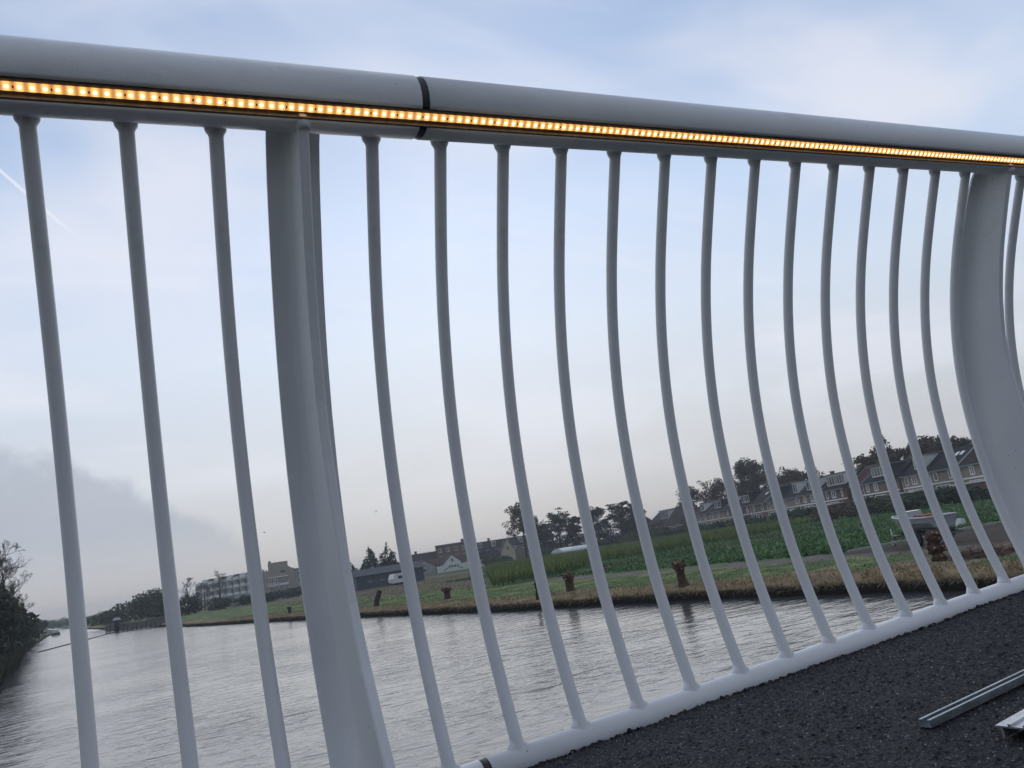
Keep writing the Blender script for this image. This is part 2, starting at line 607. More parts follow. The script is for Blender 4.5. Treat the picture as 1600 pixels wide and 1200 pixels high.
def ground_colour(x, y, off):
    """what covers the polder at a spot: real ground types laid out on the map"""
    n = nz(x, y, 0.35) * 1.0
    n2 = nz(x, y, 1.1, 4.0)
    if off < 0.2:
        return C_PEAT
    if off < 1.7 + 0.9 * n:
        return C_DRY * (0.9 + 0.35 * n2)
    if y < 29.2 and x > 31.3 + n * 0.5 and x < 75:      # dug-over soil by the boat
        return C_SOIL * (1 + 0.3 * n2) if x < 46 or n > 0 else C_GRASS
    for (px, py, pr) in ((25.6, 19.0, 2.3), (27.4, 17.6, 1.6), (22.8, 29.6, 1.5), (22.3, 38.9, 1.4), (21.2, 54.8, 1.6), (24.3, 23.6, 1.2)):
        if (x - px) ** 2 + (y - py) ** 2 < (pr * (1 + 0.4 * n)) ** 2:
            return C_TAN * (0.85 + 0.5 * n2)
    edge = 29.4 + (0 if y < 60 else (y - 60) * -0.03)
    if x < edge + n * 0.5:
        if n + 0.4 * n2 > 0.22:
            return C_GRASS2 * (1 + 0.3 * n2)
        return C_GRASS * (1 + 0.35 * n2)
    if x < 32.2 + n * 0.5 and y < 62:
        return C_PATH * (0.9 + 0.4 * n2)
    if y > 60 and not inpoly(x, y, TALL) and x < 70:
        return C_BROWN * (1 + 0.35 * n2) if n > -0.25 else C_GRASS2 * 0.8
    if y > 150:
        return C_GRASS * (0.6 + 0.4 * n)
    return C_CROP * (1 + 0.35 * n2)


def land(name, side, edge_fn, ys, offs):
    nx, ny = len(offs), len(ys)
    V_ = np.zeros((ny, nx, 3))
    Cc = np.zeros((ny, nx, 4), dtype=np.float32)
    Cc[..., 3] = 1
    for j, y in enumerate(ys):
        e = edge_fn(y)
        for i, (o, z) in enumerate(offs):
            x = e + side * o
            zz = z
            if z > 0.3 and o < 200:
                zz = z + 0.07 * nz(x, y, 0.7, 8.0) + (0.10 * wob(y, 1.7, 21) if o < 1.0 else 0)
            V_[j, i] = (x, y, zz)
            if side > 0:
                Cc[j, i, :3] = np.clip(ground_colour(x, y, o), 0.004, 1)
            else:
                k = 1 + 0.4 * nz(x, y, 0.3, 2.0)
                Cc[j, i, :3] = np.clip(C_PEAT if o < 0.3 else (C_GRASS * k if o > 2.2 else C_GRASS2 * 0.5 * k), 0.004, 1)
    idx = np.arange(nx * ny).reshape(ny, nx)
    a, b, c, d = idx[:-1, :-1], idx[:-1, 1:], idx[1:, 1:], idx[1:, :-1]
    F = np.stack([a, b, c, d] if side > 0 else [a, d, c, b], -1).reshape(-1, 4)
    me = bpy.data.meshes.new(name)
    me.from_pydata(V_.reshape(-1, 3).tolist(), [], F.tolist())
    me.polygons.foreach_set('use_smooth', [True] * len(F))
    ca = me.color_attributes.new('Col', 'FLOAT_COLOR', 'POINT')
    ca.data.foreach_set('color', Cc.ravel())
    me.update()
    return tag(obj(name, me, GROUND), kind='structure')


ys_r = list(np.arange(-240, 8, 12)) + list(np.arange(8, 80, 0.55)) + list(np.arange(80, 180, 1.5)) + [185, 195, 210, 230, 260, 300, 360, 420, 550, 700, 1000, 1500]
offs_r = [(-0.15, -0.5), (0.0, -0.05), (0.06, 0.18), (0.16, 0.30), (0.4, 0.41), (0.7, 0.50), (1.0, 0.56)] + [(o, GND) for o in list(np.arange(1.5, 16, 0.6)) + list(np.arange(16, 40, 1.3)) + list(np.arange(40, 110, 3.5)) + [115, 130, 160, 200, 260, 400, 800, 1500]]
land('field_ground', 1, brx, ys_r, offs_r)
ys_l = list(np.arange(-240, 0, 20)) + list(np.arange(0, 140, 1.5)) + list(np.arange(140, 300, 5)) + [320, 360, 420, 460, 550, 700, 1000, 1500]
offs_l = [(-0.15, -0.5), (0.0, -0.05), (0.06, 0.25), (0.2, 0.42), (0.6, 0.55), (1.2, 0.6), (2.0, 0.6), (3, .6), (5, .6), (8, .6), (14, .6), (25, .6), (50, .6), (120, .6), (400, .6), (1400, .6)]
land('towpath_bank_ground', -1, blx, ys_l, offs_l)

# ------------------------------------------------------------------ bridge: frame shared by deck and railing
SLOPE = math.asin(0.0474)
RAIL0 = Vector((-0.0777, 1.1149, EYE + 0.6613))      # baluster top no. 0
PITCH = 0.12


def bridge_frame(o):
    o.location = RAIL0
    o.rotation_euler = (0, -SLOPE, 0)
    return o


def rail_empty(name, label, cat):
    return bridge_frame(empty(name, label=label, cat=cat))


DECK_Q = -1.0225
# coarse sheet plus, where the camera looks, a finely crumbled surface
dk = MB()
XA, XB, YA, YB = 0.35, 2.55, -0.95, 0.118
step = 0.0040
xs = np.arange(XA, XB + step / 2, step)
ysd = np.arange(YA, YB + step / 2, step)
gx, gy = np.meshgrid(xs, ysd)
gz = np.full(gx.shape, DECK_Q) + rng.normal(0, 0.00065, gx.shape) + (rng.random(gx.shape) ** 8) * 0.0025
cx_ = rng.uniform(-.0018, .0018, gx.shape)
cy_ = rng.uniform(-.0018, .0018, gx.shape)
low = np.zeros(gx.shape)
for k in range(9):
    a, p = rng.uniform(0, 6.28), rng.uniform(0, 6.28)
    fr = rng.uniform(4, 26)
    low += 0.00045 * np.sin(fr * (gx * math.cos(a) + gy * math.sin(a)) + p)
gz = gz + low
edge_rows = gy > YB - 0.012
gz = np.where(edge_rows, gz + rng.normal(0, 0.002, gx.shape), gz)
gy2 = gy + cy_ + np.where(gy > YB - 0.004, rng.normal(0, 0.0025, gx.shape), 0)
idx = np.arange(gx.size).reshape(gx.shape)
F = np.stack([idx[:-1, :-1], idx[:-1, 1:], idx[1:, 1:], idx[1:, :-1]], -1).reshape(-1, 4)
dme = bpy.data.meshes.new('bridge_deck')
V0 = np.stack([gx + cx_, gy2, gz], -1).reshape(-1, 3).tolist()
o0 = len(V0)
zc = DECK_Q - 0.004


def dq(x0, x1, y0, y1):
    global V0
    b = len(V0)
    V0 += [(x0, y0, zc), (x1, y0, zc), (x1, y1, zc), (x0, y1, zc)]
    return [b, b + 1, b + 2, b + 3]


FL = F.tolist()
FL += [dq(-14, XA + .01, -4.2, YB), dq(XB - .01, 30, -4.2, YB), dq(XA + .01, XB - .01, -4.2, YA + .01)]
dme.from_pydata(V0, [], FL)
dme.update()
deck = tag(bridge_frame(obj('bridge_deck', dme, ASPHALT)), kind='structure')
eb = MB()
eb.prism([(0.085, -1.45), (0.20, -1.45), (0.20, -1.10), (0.178, -1.088), (0.10, -1.088), (0.085, -1.10)], 'x', -14, 30)
eb.prism([(-4.2, -1.28), (0.084, -1.28), (0.084, -1.035), (-4.2, -1.035)], 'x', -14, 30)
eb.build('edge_beam', STEEL, deck)
ab = MB()
ab.box(21.0, 40, -6, 0.6, -4.6, -1.3)
ab.box(-22, -4.6, -6, 0.6, -4.6, -1.3)
ab.build('abutment', GREYW, deck)

# ------------------------------------------------------------------ railing
PROF = [(0.020, -0.010), (0.0, 0.0), (-0.10, 0.0480), (-0.20, 0.0925), (-0.30, 0.1285), (-0.40, 0.1550), (-0.50, 0.1725), (-0.60, 0.1805), (-0.70, 0.1800), (-0.80, 0.1735), (-0.90, 0.1580), (-0.985, 0.1395), (-1.01, 0.1335)]


def prof_y(q):
    qs = [-p[0] for p in PROF]
    return float(np.interp(-q, qs, [p[1] for p in PROF]))


def smooth_prof(n=34, q0=0.020, q1=-1.005):
    # Catmull-Rom through the measured points
    P = [Vector((0, p[1], p[0])) for p in PROF]
    out = []
    for i in range(len(P) - 1):
        p0, p1, p2, p3 = P[max(i - 1, 0)], P[i], P[i + 1], P[min(i + 2, len(P) - 1)]
        for k in range(3):
            t = k / 3
            out.append(0.5 * ((2 * p1) + (p2 - p0) * t + (2 * p0 - 5 * p1 + 4 * p2 - p3) * t * t + (3 * p1 - p0 - 3 * p2 + p3) * t ** 3))
    out.append(P[-1])
    return out


SP = smooth_prof()
bal = MB()
BR = 0.0106
bal.tube(SP, BR, 14)
# welded feet: short cones top and bottom
top_d = (SP[1] - SP[4]).normalized()


def weld_foot(rows, sides=18):
    # flattened cone: flares along the rail, hardly across it; rows = (y, q, x radius, y radius)
    v, f = [], []
    for (y, q, rx, ry) in rows:
        for k in range(sides):
            t = 2 * math.pi * k / sides
            v.append((rx * math.cos(t), y + ry * math.sin(t), q))
    for i in range(len(rows) - 1):
        for k in range(sides):
            k2 = (k + 1) % sides
            f.append((i * sides + k, (i + 1) * sides + k, (i + 1) * sides + k2, i * sides + k2))
    bal.add(v, f, True)


weld_foot([(0.0045, -0.0105, BR * 1.005, BR * 1.005), (0.0038, -0.0065, 0.0120, 0.0106), (0.0034, -0.0020, 0.0152, 0.0108), (0.003, 0.0035, 0.0164, 0.0108), (0.0, 0.010, 0.0166, 0.0108)])
weld_foot([(0.1412, -0.981, BR * 1.005, BR * 1.005), (0.1410, -0.985, 0.0122, 0.0108), (0.1407, -0.9885, 0.0155, 0.0110), (0.1404, -0.992, 0.0190, 0.0112), (0.140, -1.004, 0.0225, 0.0115)])
BAL_ME = bal.mesh('baluster')
BAL_ME.materials.append(PAINT)

TC = (-0.030, 0.0418)      # handrail centre (y, q)
TR = 0.0497
GA = R(180 + 50.5)      # groove direction in the y-q plane, inward and down
GW = 0.0148             # half width of the groove
GD = 0.0125             # depth


def handrail_section():
    gc, gs = math.cos(GA), math.sin(GA)
    hw = math.asin(GW / TR)
    pts = []
    N = 44
    for k in range(N + 1):
        t = GA + hw + (2 * math.pi - 2 * hw) * k / N
        pts.append((TC[0] + TR * math.cos(t), TC[1] + TR * math.sin(t)))
    r_in = TR * math.cos(hw) - GD
    for sgn in (-1, 1):
        pts.append((TC[0] + gc * r_in - gs * GW * sgn, TC[1] + gs * r_in + gc * GW * sgn))
    return pts, N


def handrail(a0, a1, parent):
    pts, N = handrail_section()
    n = len(pts)
    nseg = max(2, int((a1 - a0) / 0.6))
    v, f, sm = [], [], []
    for s in range(nseg + 1):
        a = a0 + (a1 - a0) * s / nseg
        v += [(a, p[0], p[1]) for p in pts]
    for s in range(nseg):
        for i in range(n):
            j = (i + 1) % n
            f.append((s * n + i, s * n + j, (s + 1) * n + j, (s + 1) * n + i))
            sm.append(i < N)
    f.append(tuple(range(n - 1, -1, -1)))
    f.append(tuple(nseg * n + i for i in range(n)))
    sm += [False, False]
    me = bpy.data.meshes.new('handrail')
    me.from_pydata(v, [], f)
    me.polygons.foreach_set('use_smooth', sm)
    me.materials.append(PAINT)
    me.update()
    return obj('handrail', me, None, parent)


BC = (0.140, -1.0175)   # bottom rail centre
BRAD = 0.0240


def bottom_rail(a0, a1, parent):
    b = MB()
    b.tube([(a0 + (a1 - a0) * k / 6, BC[0], BC[1]) for k in range(7)], BRAD, 32)
    return b.build('bottom_rail', PAINT, parent)


def post_mesh():
    """curved T-section upright: outer flange and a web that deepens towards the deck"""
    web, fl = MB(), MB()
    qs = np.concatenate([[0.034, 0.022, 0.010], np.linspace(0.0, -1.30, 30)])
    th = 0.0078
    fw, ft = 0.0420, 0.0055

    def inner(q):
        return prof_y(max(q, -1.01)) + np.interp(-q, [-.034, 0, .42, .7, .94, 1.3], [-0.020, -0.047, -0.056, -0.078, -0.117, -0.19])

    def outer(q):
        return prof_y(max(q, -1.01)) + np.interp(-q, [-.034, -.012, .02, .42, .94, 1.3], [0.018, 0.031, 0.039, 0.049, 0.066, 0.074])
    v, f = [], []
    for q in qs:
        yi, yo = inner(q), outer(q)
        r = 0.0025
        v += [(-th, yo, q), (-th, yi + r, q), (-th + r, yi, q), (th - r, yi, q), (th, yi + r, q), (th, yo, q)]
    for s in range(len(qs) - 1):
        for i in range(5):
            f.append((s * 6 + i, s * 6 + i + 1, (s + 1) * 6 + i + 1, (s + 1) * 6 + i))
    web.add(v, f, False)
    # fillet weld between web and flange on both sides
    for sg in (-1, 1):
        v, f = [], []
        for q in qs:
            yo = outer(q)
            for k in range(6):
                t = k / 5 * math.pi / 2
                rr = 0.019
                v.append((sg * (th + rr - rr * math.cos(t) * 1.0 - (0 if k else 0.0005)), yo - rr + rr * math.sin(t), q))
        for s in range(len(qs) - 1):
            for i in range(5):
                f.append((s * 6 + i, s * 6 + i + 1, (s + 1) * 6 + i + 1, (s + 1) * 6 + i) if sg > 0 else (s * 6 + i + 1, s * 6 + i, (s + 1) * 6 + i, (s + 1) * 6 + i + 1))
        web.add(v, f, True)
    v, f = [], []
    for q in qs:
        yo = outer(q)
        v += [(-fw, yo, q), (fw, yo, q), (fw, yo + ft, q), (-fw, yo + ft, q)]
    for s in range(len(qs) - 1):
        for i in range(4):
            j = (i + 1) % 4
            f.append((s * 4 + i, s * 4 + j, (s + 1) * 4 + j, (s + 1) * 4 + i))
    f += [(3, 2, 1, 0)]
    fl.add(v, f)
    wd = MB()
    wd.tube([(0, inner(0.0) + 0.006, -0.016), (0, inner(0.0) + 0.008, -0.008), (0, inner(0) + 0.010, -0.002), (0, inner(0) + 0.014, 0.006)], [0.0080, 0.0115, 0.0125, 0.0125], 14)
    return web.mesh('web'), fl.mesh('flange'), wd.mesh('weld_collar')


WEB_ME, FL_ME, WD_ME = post_mesh()
for me_ in (WEB_ME, FL_ME, WD_ME):
    me_.materials.append(PAINT)


def railing(label, a0, a1, n0, n1, posts):
    root = rail_empty('bridge_railing', label, 'railing')
    handrail(a0, a1, root)
    bottom_rail(a0 - 0.016 if a0 > 0 else a0, a1 - 0.016, root)
    for n in range(n0, n1 + 1):
        if n in posts:
            p = obj('post', WEB_ME, None, root, (n * PITCH, 0, 0))
            obj('flange', FL_ME, None, p)
            obj('weld_collar', WD_ME, None, p)
        else:
            obj('baluster', BAL_ME, None, root, (n * PITCH, 0, 0))
    return root


J0, J1 = 0.5450, 0.5582
rail_l = railing('white curved-bar railing section left of the black joint, beside the broad post', -2.2, J0, -17, 4, (-12, 3))
rail_r = railing('long white curved-bar railing section right of the black joint, running to the far post', J1, 5.6, 5, 46, (18, 33))
# black sleeves that close the movement joint, slightly smaller than the tubes
sl = MB()
sec = [(TC[0] + (TR - .0016) * math.cos(t), TC[1] + (TR - .0016) * math.sin(t)) for t in np.linspace(GA + 0.36, GA + 2 * math.pi - 0.36, 40)]
for sgn in (-1, 1):
    sec.append((TC[0] + math.cos(GA) * (TR * .954 - GD - .0012) - math.sin(GA) * .0166 * sgn, TC[1] + math.sin(GA) * (TR * .954 - GD - .0012) + math.cos(GA) * .0166 * sgn))
sl.prism(sec, 'x', J0 - 0.02, J1 + 0.02)
sl.build('joint_sleeve', RUBBER, rail_l)
sl = MB()
sl.tube([(J0 - 0.036, *BC), (J1 + 0.004, *BC)], 0.0229, 28)
sl.build('joint_sleeve', RUBBER, rail_l)

# LED light line in the groove
strip = rail_empty('led_light_strip', 'glowing amber LED strip set in the groove under the white handrail', 'light strip')
gdir = Vector((0, math.cos(GA), math.sin(GA)))
gper = Vector((0, -math.sin(GA), math.cos(GA)))
hw = math.asin(GW / TR)
r_in = TR * math.cos(hw) - GD
C0 = Vector((0, TC[0], TC[1]))


def groove_box(mb, a0, a1, w0, w1, d0, d1):
    """box in groove coordinates: along, across, outward"""
    v = []
    for a in (a0, a1):
        for (w, d) in ((w0, d0), (w1, d0), (w1, d1), (w0, d1)):
            v.append(Vector((a, 0, 0)) + C0 + gper * w + gdir * d)
    mb.add(v, [(3, 2, 1, 0), (4, 5, 6, 7), (0, 1, 5, 4), (1, 2, 6, 5), (2, 3, 7, 6), (3, 0, 4, 7)])


ch = MB()
groove_box(ch, -2.1, 5.5, -0.0142, 0.0142, r_in + 0.0006, r_in + 0.0018)
for sg in (-1, 1):
    groove_box(ch, -2.1, 5.5, sg * 0.0126 - 0.0009, sg * 0.0126 + 0.0009, r_in + 0.0019, r_in + GD + 0.0006)
ch.build('channel', GROOVE, strip)
TOFF = 0.0004
tp = MB()
groove_box(tp, -2.1, 5.5, TOFF - 0.0054, TOFF + 0.0054, r_in + 0.002, r_in + 0.0056)
tape = tp.build('tape', TAPE, strip)
led_mb = MB()
cen = C0 + gdir * (r_in + 0.0056) + gper * TOFF
ring = []
vv, ff = [], []
for i, (rr, h) in enumerate(((0.0022, 0.0), (0.0020, 0.0009), (0.0010, 0.0014))):
    for k in range(8):
        t = 2 * math.pi * k / 8
        vv.append(cen + Vector((rr * math.cos(t), 0, 0)) + gper * rr * math.sin(t) + gdir * h)
for i in range(2):
    for k in range(8):
        ff.append((i * 8 + k, i * 8 + (k + 1) % 8, (i + 1) * 8 + (k + 1) % 8, (i + 1) * 8 + k))
ff.append(tuple(16 + k for k in range(8)))
led_mb.add(vv, ff, True)
LED_ME = led_mb.mesh('led')
LED_ME.materials.append(LED)
rs = MB()
groove_box(rs, -0.0010, 0.0010, TOFF - 0.0016, TOFF + 0.0016, r_in + 0.0057, r_in + 0.0062)
RS_ME = rs.mesh('resistor')
RS_ME.materials.append(CHIP)
k = 0
a = -0.0174 - LP * 30
while a < 3.0:
    obj('led', LED_ME, None, strip, (a, 0, 0))
    if k % 3 == 0 and a < 2.0:
        obj('resistor', RS_ME, None, strip, (a + LP * 0.5, 0, 0))
    a += LP
    k += 1
rest = MB()
far_v, far_f = [], []
while a < 5.45:
    rest.add([Vector(p) + Vector((a, 0, 0)) for p in vv], ff, True)
    a += LP
tag(rest.build('led_row', LED, strip), kind='stuff')

# loose metal profiles lying on the asphalt


def profile(name, p0, p1, sect, m, label):
    d = Vector((p1[0] - p0[0], p1[1] - p0[1], 0))
    L = d.length
    root = empty(name, (0, 0, 0), 0, label, 'metal profile')
    fr = Matrix.Translation(RAIL0) @ Matrix.Rotation(-SLOPE, 4, 'Y') @ Matrix.Translation((p0[0], p0[1], DECK_Q + 0.003)) @ Matrix.Rotation(math.atan2(d.y, d.x), 4, 'Z')
    root.matrix_world = fr
    for nm, poly in sect:
        b = MB()
        b.prism(poly, 'x', 0, L)
        b.build(nm, m, root)
    return root


# lipped channel on its back: base, two walls with inward lips
K = 0.72
SEC = [('base', [(-0.0105, 0.0), (0.0105, 0.0), (0.0105, 0.0012), (-0.0105, 0.0012)]),
       ('side_wall', [(-0.0118, 0.0), (-0.0107, 0.0), (-0.0107, 0.0128), (-0.0062, 0.0128), (-0.0062, 0.0140), (-0.0118, 0.0140)]),
       ('side_wall', [(0.0107, 0.0), (0.0118, 0.0), (0.0118, 0.0140), (0.0062, 0.0140), (0.0062, 0.0128), (0.0107, 0.0128)])]
SEC = [(nm, [(p[0] * K, p[1] * K) for p in poly]) for nm, poly in SEC]
# profiles rest on the deck, seen end-on at the lower right
profile('lipped_channel', (0.994, -0.312), (2.35, -0.256), SEC, GALV, 'grey galvanised channel strip lying on the asphalt, longer of the two')
SEC2 = [('plate', [(-0.034, 0.012), (0.034, 0.012), (0.034, 0.0140), (-0.034, 0.0140)]),
        ('rib', [(-0.034, 0.0141), (-0.030, 0.0141), (-0.030, 0.0205), (-0.034, 0.0205)]),
        ('rib', [(-0.006, 0.0141), (0.000, 0.0141), (0.000, 0.0170), (-0.006, 0.0170)]),
        ('rib', [(0.014, 0.0141), (0.018, 0.0141), (0.018, 0.0170), (0.014, 0.0170)]),
        ('leg', [(-0.028, 0.0), (-0.025, 0.0), (-0.025, 0.0119), (-0.028, 0.0119)]),
        ('leg', [(0.025, 0.0), (0.028, 0.0), (0.028, 0.0119), (0.025, 0.0119)])]
profile('ribbed_profile', (0.998, -0.446), (2.1, -0.364), SEC2, ALU, 'bright ribbed aluminium profile at the frame edge on the asphalt')

# ------------------------------------------------------------------ terraced houses beyond the field
HA = np.array((107.24, 69.88))
HU = np.array((0.29066, 0.95683))
HV = np.array((0.95683, -0.29066))
HROT = math.atan2(-HU[1], -HU[0])


def frame_pane(parent, name, x0, x1, z0, z1, y, lights=2, fm=WHITE, pm=GLASS, fw=0.09, transom=False):
    """window: frame bars proud of the wall (facing -y), panes set back inside them"""
    f = MB()
    f.box(x0, x1, y - 0.09, y - 0.004, z0, z0 + fw * 1.3)
    f.box(x0, x1, y - 0.09, y - 0.004, z1 - fw, z1)
    n = lights
    for k in range(n + 1):
        xc = x0 + fw / 2 + (x1 - x0 - fw) * k / n
        f.box(xc - fw / 2, xc + fw / 2, y - 0.085, y - 0.004, z0 + fw * 1.3, z1 - fw)
    w = f.build(name, fm, parent)
    for k in range(n):
        xa = x0 + fw + (x1 - x0 - fw) * k / n
        xb = x0 + (x1 - x0 - fw) * (k + 1) / n
        p = MB()
        p.box(xa + 0.002, xb - 0.002, y - 0.035, y - 0.006, z0 + fw * 1.3 + 0.002, z1 - fw - 0.002)
        p.build('pane', pm if (k + int(x0 * 7)) % 3 else CURTAIN, w)
    return w


EAVE, RIDGE, BAND = 5.65 - GND, 8.42 - GND, 3.62 - GND


def house(s0, s1, label, brick=0, roof=0, dormer='white', dx=0.0, dw=None, skylights=0, back=0.0, ridge=RIDGE, chimney=True, band=True, flat_light=False, eave=EAVE, wins=((-0.27, 1.0, 2), (0.18, 1.3, 2)), extension=False, pipe=True):
    w = s1 - s0
    c = HA + HU * (s0 + s1) / 2 + HV * back
    root = empty('terraced_house', (c[0], c[1], GND), HROT, label, 'house', 'terraced houses beyond the field')
    h = w / 2
    D = 8.6
    b = MB()
    b.prism([(0, -0.4), (D, -0.4), (D, eave), (D / 2, ridge - 0.16), (0, eave)], 'x', -h + 0.004, h - 0.004)
    b.build('wall', BRICKS[brick], root)
    r = MB()
    sl = (ridge - eave) / (D / 2)
    oh = 0.35
    t = 0.16
    r.prism([(-oh, eave - oh * sl), (-oh, eave - oh * sl + t), (D / 2, ridge + t * 0.6), (D + oh, eave - oh * sl + t), (D + oh, eave - oh * sl), (D / 2, ridge - 0.1)], 'x', -h + 0.01, h - 0.01)
    rf = r.build('roof', ROOFS[roof], root)
    # tile courses as thin ridges along the slope
    for sg in (-1, 1):
        vg = MB()
        x = sg * (h - 0.06)
        vg.prism([(-oh, eave - oh * sl + t + .004), (-oh, eave - oh * sl + t + 0.09), (D / 2, ridge + t * 0.6 + 0.09), (D / 2, ridge + t * 0.6 + .004)], 'x', x - 0.07, x + 0.045)
        vg.build('verge_board', LEAD if (sg > 0) == (skylights > 0) else ROOFS[roof], rf)
    gt = MB()
    gt.box(-h + 0.02, h - 0.02, -oh - 0.12, -oh - 0.004, eave - oh * sl - 0.02, eave - oh * sl + 0.12)
    gt.build('gutter', LEAD, root)
    if pipe:
        p = MB()
        p.tube([(-h + 0.18, -0.09, 0.0), (-h + 0.18, -0.09, eave - 0.2)], 0.055, 6)
        p.build('downpipe', WHITE, root)
    if chimney:
        cm = MB()
        cx0 = h - 0.9
        cm.box(cx0 - 0.35, cx0 + 0.35, D / 2 - 0.3, D / 2 + 0.3, ridge - 0.3, ridge + 0.65)
        cm.box(cx0 - 0.42, cx0 + 0.42, D / 2 - 0.37, D / 2 + 0.37, ridge + 0.651, ridge + 0.72)
        cm.build('chimney', BRICKS[2], rf)
    if dormer:
        dw = dw or w * 0.5
        x0, x1 = dx - dw / 2, dx + dw / 2
        zb = eave + 0.55
        zt = ridge - 0.25 if not flat_light else ridge - 0.05
        yf = (zb - eave) / sl - 0.1
        body = {'white': WHITE, 'dark': SLATEGREEN, 'brown': ROOFS[1]}[dormer]
        m = MB()
        m.box(x0, x1, yf, D / 2 + 0.3, zb - 0.35, zt - 0.004)
        dm = m.build('dormer', body, rf)
        m = MB()
        m.box(x0 - 0.18, x1 + 0.18, yf - 0.3, D / 2 + 0.5, zt, zt + 0.17)
        m.build('dormer_roof', FELT if (flat_light or dormer != 'brown') else ROOFS[0], rf)
        frame_pane(rf, 'dormer_window', x0 + 0.18, x1 - 0.18, zb + 0.12, zt - 0.15, yf, max(2, int(dw / 0.85)), WHITE if dormer != 'dark' else (CREAMW if flat_light else WHITE), GLASS, 0.11)
    for k in range(skylights):
        m = MB()
        yy = D * 0.30
        zz = eave + sl * yy + t * 1.0
        xx = -h * 0.15 + k * 1.1 + 0.6
        m.add([(xx, yy - .35, zz - .35 * sl + .05), (xx + .65, yy - .35, zz - .35 * sl + .05), (xx + .65, yy + .35, zz + .35 * sl + .05), (xx, yy + .35, zz + .35 * sl + .05),
               (xx, yy - .35, zz - .35 * sl - .1), (xx + .65, yy - .35, zz - .35 * sl - .1), (xx + .65, yy + .35, zz + .35 * sl - .1), (xx, yy + .35, zz + .35 * sl - .1)],
              [(0, 1, 2, 3), (0, 4, 5, 1), (1, 5, 6, 2), (2, 6, 7, 3), (3, 7, 4, 0)])
        m.build('skylight', PLASTIC, rf)
    for (fx, ww, nl) in wins:
        xc = fx * w
        frame_pane(root, 'window', xc - ww / 2, xc + ww / 2, BAND + 0.42, eave - 0.32, 0.0, nl, WHITE, GLASS, 0.13)
    if band:
        m = MB()
        m.box(-h + 0.02, h - 0.02, -0.14, -0.004, BAND - 0.05, BAND + 0.16)
        m.build('string_course', WHITE, root)
    frame_pane(root, 'garden_window', -w * 0.36, w * 0.12, 0.55, BAND - 0.3, 0.0, 3, WHITE, GLASS, 0.1)
    m = MB()
    m.box(w * 0.2, w * 0.2 + 0.95, -0.07, -0.004, 0.0, 2.15)
    dr = m.build('door', SLATEGREEN, root)
    m = MB()
    m.box(w * 0.2 + 0.12, w * 0.2 + 0.83, -0.09, -0.071, 1.0, 1.95)
    m.build('pane', GLASS, dr)
    if extension:
        m = MB()
        m.box(-w * 0.42, w * 0.30, -2.6, -0.15, -0.3, 2.35)
        ex = m.build('extension', BRICKS[2], root)
        m = MB()
        m.box(-w * 0.45, w * 0.33, -2.75, -0.146, 2.354, 2.55)
        m.build('flat_roof_edge', WHITE, ex)
    return root


